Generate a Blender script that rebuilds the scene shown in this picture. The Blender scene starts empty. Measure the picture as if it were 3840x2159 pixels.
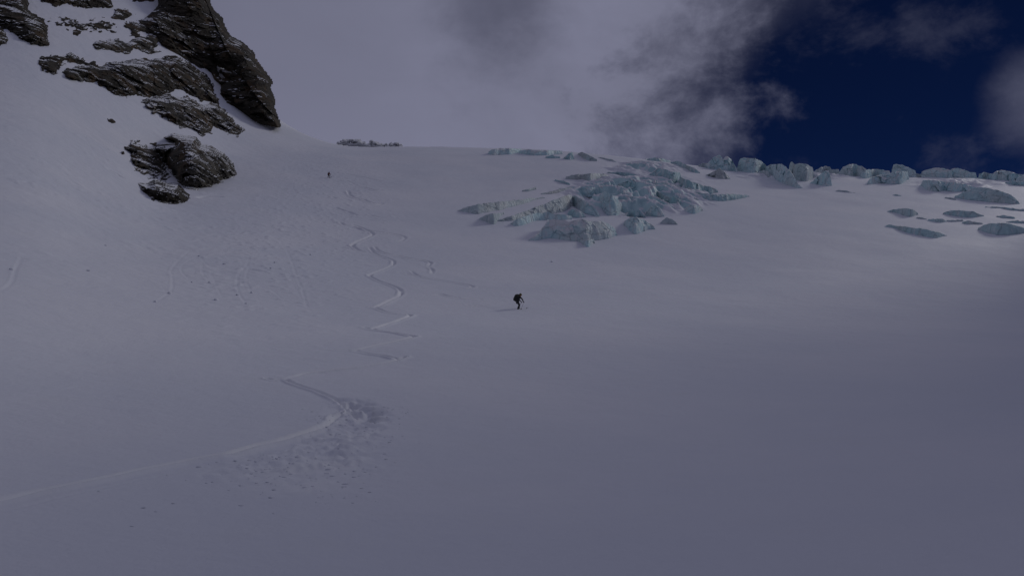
import bpy, bmesh, math, random
import numpy as np
from mathutils import Vector, Matrix

# ------------------------------------------------------------------ camera, sky, sun, exposure
S = bpy.context.scene
COL = S.collection
R = math.radians
PITCH = R(3.0)
FPX = 3013.0                     # focal length in pixels of a 3840 wide frame
cam_d = bpy.data.cameras.new('camera')
cam_d.sensor_width = 36.0
cam_d.lens = 36.0 * FPX / 3840.0
cam_d.clip_start = 0.1
cam_d.clip_end = 12000
cam = bpy.data.objects.new('camera', cam_d)
COL.objects.link(cam)
cam.location = (0, 0, 0)
cam.rotation_euler = (R(90) + PITCH, 0, 0)
S.camera = cam

SUN_AZ, SUN_EL = 46.0, 29.0      # degrees to the right of the view direction, above the horizon
EXPOSURE = -1.02
def dir_of(az, el):
    a, e = R(az), R(el)
    return Vector((math.sin(a) * math.cos(e), math.cos(a) * math.cos(e), math.sin(e)))
sun_d = bpy.data.lights.new('sun', 'SUN')
sun_d.energy = 1.2
sun_d.angle = R(11)
sun_d.color = (1.0, 0.985, 0.965)
sun = bpy.data.objects.new('sun', sun_d)
COL.objects.link(sun)
sun.rotation_euler = (-dir_of(SUN_AZ, SUN_EL)).to_track_quat('-Z', 'Y').to_euler()

S.view_settings.view_transform = 'Standard'
S.view_settings.look = 'None'
S.view_settings.gamma = 1
S.view_settings.use_curve_mapping = False
S.view_settings.exposure = EXPOSURE

class NT:
    """small helper for node trees"""
    def __init__(s, tree):
        s.t = tree; s.n = tree.nodes; s.l = tree.links
    def node(s, typ, ins=None, **kw):
        nd = s.n.new(typ)
        for k, v in kw.items(): setattr(nd, k, v)
        for k, v in (ins or {}).items():
            if isinstance(v, bpy.types.NodeSocket): s.l.new(v, nd.inputs[k])
            else: nd.inputs[k].default_value = v
        return nd
    def math(s, op, a, b=0.0, c=0.0, clamp=False):
        nd = s.node('ShaderNodeMath', {0: a, 1: b, 2: c}, operation=op); nd.use_clamp = clamp
        return nd.outputs[0]
    def vmath(s, op, a, b=(0, 0, 0)):
        nd = s.node('ShaderNodeVectorMath', {0: a, 1: b}, operation=op)
        return nd.outputs['Value'] if op == 'DOT_PRODUCT' else nd.outputs[0]
    def noise(s, vec, scale, detail=4, rough=0.5, dist=0.0, lac=2.0):
        nd = s.node('ShaderNodeTexNoise', {'Vector': vec, 'Scale': scale, 'Detail': detail, 'Roughness': rough, 'Distortion': dist, 'Lacunarity': lac})
        return nd.outputs['Fac']
    def smooth(s, x, a, b, lo=0.0, hi=1.0):
        nd = s.node('ShaderNodeMapRange', {'Value': x, 'From Min': a, 'From Max': b, 'To Min': lo, 'To Max': hi})
        nd.interpolation_type = 'SMOOTHSTEP'
        return nd.outputs[0]
    def mix(s, f, a, b):
        nd = s.node('ShaderNodeMix'); nd.data_type = 'RGBA'
        for k, v in ((0, f), (6, a), (7, b)):
            if isinstance(v, bpy.types.NodeSocket): s.l.new(v, nd.inputs[k])
            else: nd.inputs[k].default_value = v if k == 0 else (*v, 1)
        return nd.outputs[2]

def pix_dir(u, v):
    x = (np.asarray(u, float) - 1920) / FPX; y = (1079.5 - np.asarray(v, float)) / FPX
    c, s_ = math.cos(PITCH), math.sin(PITCH)
    return x, c - s_ * y, s_ + c * y
def pix_unit(u, v):
    return Vector([float(q) for q in pix_dir(u, v)]).normalized()

world = bpy.data.worlds.new('World')
S.world = world
world.use_nodes = True
w = NT(world.node_tree); w.n.clear()
sky = w.node('ShaderNodeTexSky', sky_type='NISHITA')
sky.sun_disc = False
sky.sun_elevation = R(SUN_EL); sky.sun_rotation = R(SUN_AZ)
sky.altitude = 4000; sky.air_density = 0.75; sky.dust_density = 0.0; sky.ozone_density = 3.0
tc = w.node('ShaderNodeTexCoord')
d = tc.outputs['Generated']
# break in the cloud: open sky to the right with ragged edges, and broken cloud behind the viewer
n_big = w.noise(d, 3.6, 8, 0.58, 0.12)
n_fine = w.noise(w.vmath('MULTIPLY', d, (1, 1, 1.35)), 8.5, 10, 0.62, 0.15)
wob = w.math('ADD', w.math('MULTIPLY', w.math('SUBTRACT', n_big, 0.5), 0.12), w.math('MULTIPLY', w.math('SUBTRACT', n_fine, 0.5), 0.11))
hd = w.vmath('DOT_PRODUCT', d, tuple(pix_unit(3620, 450)))
hole1 = w.smooth(w.math('ADD', hd, w.math('MULTIPLY', wob, 0.8)), 0.932, 0.982)
hd2 = w.vmath('DOT_PRODUCT', d, tuple(pix_unit(4000, 260)))
hole2 = w.math('MULTIPLY', w.smooth(w.math('ADD', hd2, w.math('MULTIPLY', wob, 0.6)), 0.945, 0.980), 0.93)
hd3 = w.vmath('DOT_PRODUCT', d, tuple(pix_unit(2500, 430)))
hole3 = w.math('MULTIPLY', w.smooth(w.math('ADD', hd3, w.math('MULTIPLY', wob, 0.5)), 0.995, 1.010), 0.55)
hd4 = w.vmath('DOT_PRODUCT', d, tuple(pix_unit(1860, 140)))
hole4 = w.math('MULTIPLY', w.smooth(w.math('ADD', hd4, w.math('MULTIPLY', wob, 0.15)), 0.995, 1.006), 0.42)
dy = w.node('ShaderNodeSeparateXYZ', {0: d}).outputs[1]
hole5 = w.math('MULTIPLY', w.smooth(w.math('ADD', w.math('MULTIPLY', dy, -1.0), w.math('MULTIPLY', wob, 4.0)), 0.0, 0.8), 0.25)
hd6 = w.vmath('DOT_PRODUCT', d, tuple(pix_unit(3740, 200)))
hole6 = w.smooth(w.math('ADD', hd6, w.math('MULTIPLY', wob, 0.2)), 0.984, 0.997)
hole1 = w.math('MAXIMUM', hole1, hole6)
openness = w.math('MAXIMUM', w.math('MAXIMUM', w.math('MAXIMUM', hole1, hole2), w.math('MAXIMUM', hole3, hole4)), hole5)
puff = w.smooth(w.math('ADD', w.vmath('DOT_PRODUCT', d, tuple(pix_unit(3900, 370))), w.math('MULTIPLY', wob, 0.025)), 0.9978, 1.0022)
openness = w.math('MULTIPLY', openness, w.math('SUBTRACT', 1.0, w.math('MULTIPLY', puff, 0.75)))
veil = w.smooth(n_fine, 0.50, 0.78, 0.0, 0.16)
openness = w.math('SUBTRACT', openness, w.math('MULTIPLY', veil, openness))
cl_n = w.noise(d, 2.1, 8, 0.5, 0.3)
cl_f = w.noise(w.vmath('MULTIPLY', d, (1, 1, 1.6)), 5.5, 8, 0.55, 0.4)
mott = w.smooth(hd, 0.72, 0.92)
amp = w.math('MULTIPLY_ADD', mott, 0.7, 0.16)
tone = w.math('MULTIPLY', w.math('ADD', w.math('MULTIPLY', w.math('SUBTRACT', cl_n, 0.5), 1.2), w.math('SUBTRACT', cl_f, 0.52)), amp)
low = w.smooth(w.node('ShaderNodeSeparateXYZ', {0: d}).outputs[2], 0.40, 0.17)     # denser, brighter mist where the cloud lies on the mountain
tone = w.math('ADD', w.math('MULTIPLY', tone, w.math('MULTIPLY_ADD', low, -0.55, 1.0)), w.math('MULTIPLY_ADD', low, 0.20, 0.95))
glow = w.math('POWER', w.math('MAXIMUM', w.vmath('DOT_PRODUCT', d, tuple(dir_of(10, 30))), 0.0), 2.5)
tone = w.math('MULTIPLY', tone, w.math('MULTIPLY_ADD', glow, 0.30, 0.76))
CLOUD = 4.15
cloud_col = w.node('ShaderNodeVectorMath', {0: (0.78 * CLOUD, 0.80 * CLOUD, 1.14 * CLOUD)}, operation='SCALE')
w.l.new(tone, cloud_col.inputs['Scale'])
sky_col = w.vmath('MULTIPLY', sky.outputs[0], (0.032, 0.056, 0.130))
mx = w.mix(openness, (1, 1, 1), (1, 1, 1))
mxn = mx.node
w.l.new(cloud_col.outputs[0], mxn.inputs[6]); w.l.new(sky_col, mxn.inputs[7])
bg = w.node('ShaderNodeBackground', {'Color': mx, 'Strength': 0.10})
out = w.node('ShaderNodeOutputWorld'); w.l.new(bg.outputs[0], out.inputs[0])

# ------------------------------------------------------------------ numpy noise
def _hash(ix, iy, iz, seed):
    h = (ix.astype(np.int64) * 73856093) ^ (iy.astype(np.int64) * 19349663) ^ (iz.astype(np.int64) * 83492791) ^ (seed * 2654435761)
    h = (h ^ (h >> 13)) * 1274126177 & 0x7fffffffffff
    h ^= h >> 16
    return (h & 0xffffff) / float(0xffffff)
def vnoise(x, y, z, seed=0):
    x, y, z = np.broadcast_arrays(*(np.asarray(q, float) for q in (x, y, z)))
    ix, iy, iz = np.floor(x), np.floor(y), np.floor(z)
    fx, fy, fz = x - ix, y - iy, z - iz
    fx, fy, fz = (q * q * q * (q * (q * 6 - 15) + 10) for q in (fx, fy, fz))
    r = 0
    for a in (0, 1):
        wa = fx if a else 1 - fx
        for b in (0, 1):
            wb = fy if b else 1 - fy
            for c in (0, 1):
                wc = fz if c else 1 - fz
                r = r + wa * wb * wc * _hash(ix + a, iy + b, iz + c, seed)
    return r * 2 - 1
def fbm(x, y, z, octs=4, seed=0, gain=0.5):
    r = 0; a = 1.0; tot = 0; k = 1.0
    for o in range(octs):
        r = r + a * vnoise(x * k + 17.3 * o, y * k - 9.1 * o, z * k + 4.7 * o, seed + o); tot += a; a *= gain; k *= 2.03
    return r / tot
def facets(x, y, z, seed=0, tilt=1.0):
    """planar chips: every Voronoi cell carries a plane of its own tilt"""
    x, y, z = (np.asarray(q, float) for q in (x, y, z))
    ix, iy, iz = np.floor(x), np.floor(y), np.floor(z)
    best = np.full(x.shape, 1e9); val = np.zeros(x.shape)
    for a in (-1, 0, 1):
        for b in (-1, 0, 1):
            for c in (-1, 0, 1):
                cx, cy, cz = ix + a, iy + b, iz + c
                px = cx + _hash(cx, cy, cz, seed + 1); py = cy + _hash(cx, cy, cz, seed + 2); pz = cz + _hash(cx, cy, cz, seed + 3)
                dd = (x - px) ** 2 + (y - py) ** 2 + (z - pz) ** 2
                v = ((x - px) * (_hash(cx, cy, cz, seed + 4) - .5) + (y - py) * (_hash(cx, cy, cz, seed + 5) - .5)
                     + (z - pz) * (_hash(cx, cy, cz, seed + 6) - .5)) * 2 * tilt + (_hash(cx, cy, cz, seed + 7) - .5)
                m = dd < best
                best = np.where(m, dd, best); val = np.where(m, v, val)
    return val
def sstep(x, a, b):
    t = np.clip((x - a) / (b - a), 0, 1); return t * t * (3 - 2 * t)

# ------------------------------------------------------------------ terrain as bearing x range table of elevation
RR = np.array([10, 16, 25, 40, 60, 82, 110, 140, 180, 220, 260, 300, 340, 400, 520, 800, 3000.])
VT = {   # picture row at which each range shows, per picture column
 -1500: [2420, 2000, 1660, 1330, 1030, 780, 560, 380, 180, 0, -150, -290, -420, -560, -700, -800, -300],
     0: [2400, 2000, 1700, 1400, 1150, 950, 760, 610, 430, 270, 120, -20, -150, -310, -480, -520, 300],
   380: [2390, 2000, 1712, 1430, 1200, 1030, 880, 760, 600, 430, 270, 120, -15, -200, -380, -400, 400],
   640: [2380, 2000, 1715, 1440, 1222, 1075, 940, 840, 725, 590, 425, 265, 115, -60, -240, -200, 600],
   840: [2370, 2000, 1718, 1450, 1235, 1095, 955, 855, 740, 645, 545, 415, 300, 200, 230, 400, 800],
  1000: [2360, 2000, 1718, 1455, 1245, 1110, 968, 865, 745, 655, 575, 490, 445, 430, 520, 700, 900],
  1130: [2350, 1995, 1718, 1460, 1252, 1122, 985, 878, 755, 662, 590, 532, 503, 500, 620, 800, 1000],
  1300: [2340, 1995, 1718, 1462, 1258, 1132, 1002, 892, 765, 668, 598, 560, 550, 580, 700, 860, 1050],
  1600: [2335, 1992, 1718, 1465, 1263, 1142, 1018, 905, 778, 680, 603, 558, 548, 590, 720, 880, 1080],
  1920: [2330, 1990, 1720, 1470, 1270, 1155, 1030, 920, 790, 690, 612, 562, 553, 600, 740, 900, 1100],
  2300: [2330, 1990, 1722, 1475, 1282, 1168, 1050, 945, 818, 712, 632, 586, 582, 630, 760, 920, 1120],
  2600: [2330, 1990, 1725, 1480, 1290, 1180, 1065, 965, 843, 742, 668, 624, 620, 670, 800, 950, 1150],
  2800: [2330, 1990, 1726, 1483, 1294, 1186, 1071, 972, 858, 765, 697, 650, 637, 680, 810, 960, 1150],
  3200: [2330, 1990, 1728, 1488, 1300, 1195, 1080, 985, 880, 795, 727, 672, 652, 690, 820, 960, 1150],
  3500: [2330, 1990, 1730, 1492, 1305, 1200, 1088, 995, 893, 810, 742, 684, 657, 705, 820, 960, 1150],
  3840: [2330, 1990, 1730, 1495, 1310, 1205, 1095, 1005, 905, 823, 754, 694, 667, 715, 820, 960, 1150],
  5200: [2330, 1990, 1735, 1510, 1340, 1240, 1140, 1060, 970, 900, 850, 810, 790, 800, 880, 1000, 1200],
}
ths, tabs = [], []
for u_, vs in sorted(VT.items()):
    dx, dy, dz = pix_dir(np.full(len(vs), float(u_)), np.array(vs, float))
    ths.append(math.atan2((u_ - 1920) / FPX, 1.0)); tabs.append(dz / np.hypot(dx, dy))
def far_prof(z0, k, h):      # slope that rises (or falls) by k per metre to a height limit
    return (np.where(RR < 40, z0, z0) + h * np.tanh(k * RR / max(abs(h), 1) * (1 if h > 0 else 1))) / RR
for deg, prof in ((-75, (-3.0 + 330 * np.tanh(np.maximum(RR - 20, 0) * 0.62 / 330)) / RR),
                  (-110, (-4.0 + 200 * np.tanh(np.maximum(RR - 25, 0) * 0.4 / 200) * sstep(RR, 10, 60)) / RR),
                  (-150, (-3.0 - 120 * np.tanh(RR * 0.16 / 120)) / RR),
                  (75, (-3.0 + 40 * np.tanh(np.maximum(RR - 60, 0) * 0.10 / 40)) / RR),
                  (110, (-3.0 - 60 * np.tanh(RR * 0.08 / 60)) / RR),
                  (150, (-3.0 - 120 * np.tanh(RR * 0.16 / 120)) / RR)):
    ths.append(R(deg)); tabs.append(prof)
order = np.argsort(ths); ths = np.array(ths)[order]; tabs = np.array(tabs)[order]
ths = np.concatenate([[ths[-1] - 2 * math.pi], ths, [ths[0] + 2 * math.pi]]); tabs = np.vstack([tabs[-1:], tabs, tabs[:1]])

def pchip(x, y, xq):          # monotone cubic along axis 0
    h = np.diff(x); dl = np.diff(y, axis=0) / h.reshape(-1, *([1] * (y.ndim - 1)))
    m = np.zeros_like(y)
    hh = h.reshape(-1, *([1] * (y.ndim - 1)))
    w1 = 2 * hh[1:] + hh[:-1]; w2 = hh[1:] + 2 * hh[:-1]
    with np.errstate(divide='ignore', invalid='ignore'):
        mm = (w1 + w2) / (w1 / dl[:-1] + w2 / dl[1:])
    m[1:-1] = np.where(dl[:-1] * dl[1:] > 0, mm, 0)
    m[0] = dl[0]; m[-1] = dl[-1]
    i = np.clip(np.searchsorted(x, xq) - 1, 0, len(x) - 2)
    sh = (-1,) + (1,) * (y.ndim - 1)
    t = ((xq - x[i]) / h[i]).reshape(sh); hi = h[i].reshape(sh)
    return (y[i] * (2 * t**3 - 3 * t**2 + 1) + m[i] * hi * (t**3 - 2 * t**2 + t) + y[i + 1] * (-2 * t**3 + 3 * t**2) + m[i + 1] * hi * (t**3 - t**2))
NR, NTH = 900, 2160
LR = np.linspace(math.log(10), math.log(3000), NR)
TH = np.linspace(-math.pi, math.pi, NTH)
t1 = pchip(np.log(RR), tabs.T.copy(), LR)          # NR x ncol
TAB = pchip(ths, t1.T.copy(), TH)                   # NTH x NR
k_ = np.exp(-0.5 * (np.arange(-18, 19) / 7.0) ** 2); k_ /= k_.sum()       # soften the seams between columns
pad = np.vstack([TAB[-19:-1], TAB, TAB[1:19]])
TAB = sum(k_[i] * pad[i:i + NTH] for i in range(37))
k2 = np.exp(-0.5 * (np.arange(-20, 21) / 8.0) ** 2); k2 /= k2.sum()
pad = np.hstack([np.repeat(TAB[:, :1], 20, 1), TAB, np.repeat(TAB[:, -1:], 20, 1)])
TABs = sum(k2[i] * pad[:, i:i + NR] for i in range(41))
TAB = TABs

def tan_el(th, r):
    th = np.asarray(th, float); r = np.asarray(r, float)
    ft = np.clip((th + math.pi) / (2 * math.pi) * (NTH - 1), 0, NTH - 1.001)
    fr = np.clip((np.log(np.maximum(r, 10)) - LR[0]) / (LR[-1] - LR[0]) * (NR - 1), 0, NR - 1.001)
    i = ft.astype(int); j = fr.astype(int); a = ft - i; b = fr - j
    return (TAB[i, j] * (1 - a) * (1 - b) + TAB[i + 1, j] * a * (1 - b) + TAB[i, j + 1] * (1 - a) * b + TAB[i + 1, j + 1] * a * b)
def base_z(th, r):
    r = np.asarray(r, float)
    z = tan_el(th, r) * np.maximum(r, 10)
    k = sstep(r, 0, 10)
    return np.where(r < 10, -1.62 * (1 - k) + z * k, z)
def undulate(x, y, r, th):
    k = sstep(r, 14, 60)
    z = k * 0.55 * fbm(x / 34, y / 46, 0.3, 3, 11)
    z += 0.10 * sstep(r, 10, 30) * fbm(x / 7, y / 10, 1.3, 3, 23)
    return z
def base_full(th, r):
    x = r * np.sin(th); y = r * np.cos(th)
    return base_z(th, r) + undulate(x, y, r, th)
RS = np.exp(np.linspace(math.log(8), math.log(620), 1400))
def ground_range(u, v, miss=None):
    """horizontal range at which the line of sight meets the snow (nan where it passes over it)"""
    u, v = np.broadcast_arrays(np.asarray(u, float), np.asarray(v, float))
    sh = u.shape; u = u.ravel(); v = v.ravel(); outr = np.full(u.shape, np.nan)
    for s0 in range(0, len(u), 4000):
        dx, dy, dz = pix_dir(u[s0:s0 + 4000], v[s0:s0 + 4000])
        th = np.arctan2(dx, dy); t = dz / np.hypot(dx, dy)
        tt = tan_el(th[:, None], RS[None, :])
        below = tt >= t[:, None]
        idx = below.argmax(1); ok = below.any(1)
        i0 = np.maximum(idx - 1, 0); rows = np.arange(len(th))
        a = tt[rows, i0]; b = tt[rows, idx]
        f = np.clip((t - a) / np.where(b == a, 1, b - a), 0, 1)
        outr[s0:s0 + 4000] = np.where(ok, RS[i0] * (1 - f) + RS[idx] * f, np.nan if miss is None else miss)
    return outr.reshape(sh)
def ray_at(u, v, r):
    """point of the line of sight (u, v) at horizontal range r"""
    dx, dy, dz = pix_dir(u, v); h = np.hypot(dx, dy)
    return np.stack([dx / h * r, dy / h * r, dz / h * r], -1)
def ground_pt(u, v):
    r = ground_range(u, v)
    p = ray_at(u, v, r); th = np.arctan2(p[..., 0], p[..., 1])
    p[..., 2] = base_full(th, r)
    return p

# ------------------------------------------------------------------ object helpers
def tag(o, label=None, cat=None, group=None, kind=None):
    if label: o['label'] = label
    if cat: o['category'] = cat
    if group: o['group'] = group
    if kind: o['kind'] = kind
    elif cat: o['kind'] = 'thing'
    return o
def mesh_obj(name, verts, faces, mats, parent=None, smooth=True, matidx=None):
    me = bpy.data.meshes.new(name)
    verts = np.asarray(verts, np.float32); faces = np.asarray(faces, np.int32)
    n = faces.shape[1]
    me.vertices.add(len(verts)); me.vertices.foreach_set('co', verts.ravel())
    me.loops.add(faces.size); me.loops.foreach_set('vertex_index', faces.ravel())
    me.polygons.add(len(faces)); me.polygons.foreach_set('loop_start', np.arange(0, faces.size, n, dtype=np.int32))
    try: me.polygons.foreach_set('loop_total', np.full(len(faces), n, np.int32))
    except Exception: pass
    me.update(calc_edges=True)
    me.polygons.foreach_set('use_smooth', np.full(len(faces), smooth))
    for m in (mats if isinstance(mats, (list, tuple)) else [mats]): me.materials.append(m)
    if matidx is not None: me.polygons.foreach_set('material_index', np.asarray(matidx, np.int32))
    me.validate(); me.update()
    o = bpy.data.objects.new(name, me); COL.objects.link(o)
    if parent: o.parent = parent
    return o
def grid_faces(nr, nc):
    i = np.arange(nr - 1)[:, None] * nc + np.arange(nc - 1)[None, :]
    return np.stack([i, i + 1, i + nc + 1, i + nc], -1).reshape(-1, 4)

# ------------------------------------------------------------------ materials
def new_mat(name):
    m = bpy.data.materials.new(name); m.use_nodes = True
    t = NT(m.node_tree); t.n.clear()
    b = t.node('ShaderNodeBsdfPrincipled'); o = t.node('ShaderNodeOutputMaterial'); t.l.new(b.outputs[0], o.inputs[0])
    return m, t, b
def setin(t, nd, k, v):
    if isinstance(v, bpy.types.NodeSocket): t.l.new(v, nd.inputs[k])
    else: nd.inputs[k].default_value = (*v, 1) if isinstance(v, tuple) and len(v) == 3 else v
SNOW_RGB = (0.80, 0.81, 0.84)
m_snow, t, b = new_mat('snow')
pos = t.node('ShaderNodeNewGeometry').outputs['Position']
n1 = t.noise(pos, 0.045, 5, 0.55); n2 = t.noise(pos, 0.5, 6, 0.62)
col = t.mix(t.smooth(n1, 0.35, 0.68), (0.755, 0.775, 0.845), (0.82, 0.825, 0.88))
col = t.mix(t.math('MULTIPLY', t.smooth(n2, 0.5, 0.75), 0.25), col, (0.75, 0.765, 0.80))
shading = t.node('ShaderNodeAttribute', attribute_name='packed_shading').outputs['Fac']
col = t.mix(t.math('MULTIPLY', shading, 1.0, clamp=True), col, (0.95, 0.955, 0.96))  # tracks painted brighter: compacted snow, plus light contrast lost in the shade
col = t.mix(t.math('MULTIPLY', shading, -1.0, clamp=True), col, (0.66, 0.675, 0.70))
nzs = t.node('ShaderNodeSeparateXYZ', {0: t.node('ShaderNodeNewGeometry').outputs['Normal']}).outputs[2]
steep = t.math('ADD', nzs, t.math('MULTIPLY', t.math('SUBTRACT', t.noise(pos, 0.4, 5, 0.6), 0.5), 0.25))
field = t.smooth(t.node('ShaderNodeAttribute', attribute_name='icefield').outputs['Fac'], 0.1, 0.4)
icy = t.math('MULTIPLY', t.smooth(steep, 0.76, 0.62), field)
col = t.mix(icy, col, t.mix(t.smooth(t.noise(pos, 0.3, 4, 0.6), 0.4, 0.6), (0.58, 0.77, 0.80), (0.42, 0.60, 0.65)))
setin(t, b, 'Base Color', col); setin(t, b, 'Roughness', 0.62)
b.inputs['Specular IOR Level'].default_value = 0.22
h = t.math('ADD', t.math('MULTIPLY', t.noise(pos, 1.1, 8, 0.68), 1.0), t.math('MULTIPLY', t.noise(pos, 9.0, 4, 0.6), 0.12))
bp = t.node('ShaderNodeBump', {'Height': h, 'Strength': 0.28, 'Distance': 0.35}); t.l.new(bp.outputs[0], b.inputs['Normal'])

def rock_mat(name, dark, mid, warm, warm_amt, snow_lo=0.60, snow_hi=0.74):
    m, t, b = new_mat(name)
    geo = t.node('ShaderNodeNewGeometry'); pos = geo.outputs['Position']
    strat = t.vmath('MULTIPLY', pos, (0.35, 0.35, 1.3))
    a = t.noise(strat, 0.55, 7, 0.62, 0.6); c = t.noise(pos, 0.16, 5, 0.55, 0.3); e = t.noise(pos, 2.2, 6, 0.65)
    col = t.mix(t.smooth(a, 0.36, 0.66), dark, mid)
    col = t.mix(t.math('MULTIPLY', t.smooth(c, 0.50, 0.66), warm_amt), col, warm)
    col = t.mix(t.smooth(e, 0.55, 0.8, 0.0, 0.55), col, (0.20, 0.19, 0.175))
    nz = t.node('ShaderNodeSeparateXYZ', {0: geo.outputs['True Normal']}).outputs[2]
    sn = t.math('ADD', nz, t.math('ADD', t.math('MULTIPLY', t.math('SUBTRACT', t.noise(pos, 0.9, 6, 0.6), 0.5), 0.55),
                t.math('MULTIPLY', t.math('SUBTRACT', t.noise(t.vmath('MULTIPLY', pos, (1, 1, 2.2)), 0.16, 4, 0.55), 0.5), 0.95)))
    snow = t.smooth(sn, snow_lo, snow_hi)
    col = t.mix(snow, col, SNOW_RGB)
    setin(t, b, 'Base Color', col); setin(t, b, 'Roughness', 0.9); b.inputs['Specular IOR Level'].default_value = 0.15
    bp = t.node('ShaderNodeBump', {'Height': t.math('ADD', a, t.math('MULTIPLY', e, 0.4)), 'Strength': 0.8, 'Distance': 0.6})
    t.l.new(bp.outputs[0], b.inputs['Normal'])
    return m
m_rock = rock_mat('dark_rock', (0.016, 0.0135, 0.010), (0.066, 0.058, 0.044), (0.11, 0.070, 0.038), 0.5, 0.88, 0.97)
m_rock_grey = rock_mat('grey_rock', (0.016, 0.0145, 0.012), (0.10, 0.09, 0.073), (0.12, 0.075, 0.036), 0.5, 0.82, 0.93)
m_rock_far = rock_mat('hazed_ridge_rock', (0.40, 0.41, 0.44), (0.56, 0.57, 0.60), (0.5, 0.5, 0.5), 0.3, 0.55, 0.8)  # cloud haze over dark rocks, painted into their pale colours

def ice_mat(name, pale, deep, dirt, s0=0.44, s1=0.60):
    m, t, b = new_mat(name)
    geo = t.node('ShaderNodeNewGeometry'); pos = geo.outputs['Position']
    a = t.noise(pos, 0.22, 5, 0.6, 0.4); c = t.noise(t.vmath('MULTIPLY', pos, (1.0, 1.0, 0.35)), 0.9, 6, 0.65, 0.5); e = t.noise(pos, 0.10, 4, 0.5)
    band = t.noise(t.vmath('MULTIPLY', pos, (0.12, 0.12, 2.2)), 0.8, 4, 0.6, 0.8)
    col = t.mix(t.smooth(a, 0.35, 0.65), pale, deep)
    col = t.mix(t.math('MULTIPLY', t.smooth(e, 0.48, 0.66), 0.8), col, dirt)
    col = t.mix(t.smooth(band, 0.5, 0.72, 0, 0.35), col, (0.30, 0.42, 0.45))
    col = t.mix(t.smooth(c, 0.48, 0.68, 0, 0.8), col, (0.76, 0.79, 0.81))
    vo = t.node('ShaderNodeTexVoronoi', {'Vector': t.vmath('ADD', pos, t.node('ShaderNodeTexNoise', {'Vector': pos, 'Scale': 0.5, 'Detail': 3.0}).outputs['Color']), 'Scale': 0.26}, feature='DISTANCE_TO_EDGE')
    crack = t.smooth(vo.outputs['Distance'], 0.045, 0.0)
    col = t.mix(t.math('MULTIPLY', crack, 0.22), col, (0.16, 0.24, 0.27))
    nz = t.node('ShaderNodeSeparateXYZ', {0: geo.outputs['Normal']}).outputs[2]
    sn = t.math('ADD', nz, t.math('MULTIPLY', t.math('SUBTRACT', t.noise(pos, 0.5, 5, 0.6), 0.5), 0.5))
    col = t.mix(t.smooth(sn, s0, s1), col, SNOW_RGB)
    setin(t, b, 'Base Color', col); setin(t, b, 'Roughness', 0.55); b.inputs['Specular IOR Level'].default_value = 0.25
    bp = t.node('ShaderNodeBump', {'Height': t.math('SUBTRACT', t.math('ADD', c, a), t.math('MULTIPLY', crack, 0.25)), 'Strength': 0.75, 'Distance': 0.8}); t.l.new(bp.outputs[0], b.inputs['Normal'])
    return m
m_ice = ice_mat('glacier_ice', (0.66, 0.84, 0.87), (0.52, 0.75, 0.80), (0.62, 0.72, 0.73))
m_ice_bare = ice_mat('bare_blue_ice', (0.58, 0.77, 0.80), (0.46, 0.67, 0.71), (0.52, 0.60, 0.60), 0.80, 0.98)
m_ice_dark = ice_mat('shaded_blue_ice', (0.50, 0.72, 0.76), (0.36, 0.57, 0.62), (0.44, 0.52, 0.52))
m_ice_grey = ice_mat('dirty_grey_ice', (0.56, 0.67, 0.70), (0.48, 0.57, 0.60), (0.47, 0.50, 0.51), 0.80, 0.97)

# ------------------------------------------------------------------ tracks in the snow (read off in the picture, laid on the slope)
def z7(pts): return [(1000 + x / 1.448, 500 + y / 1.448) for x, y in pts]
def z6(pts): return [(x / 1.61, 1300 + y / 1.61) for x, y in pts]
def z8(pts): return [(x / 1.9815, 700 + y / 1.9815) for x, y in pts]
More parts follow.
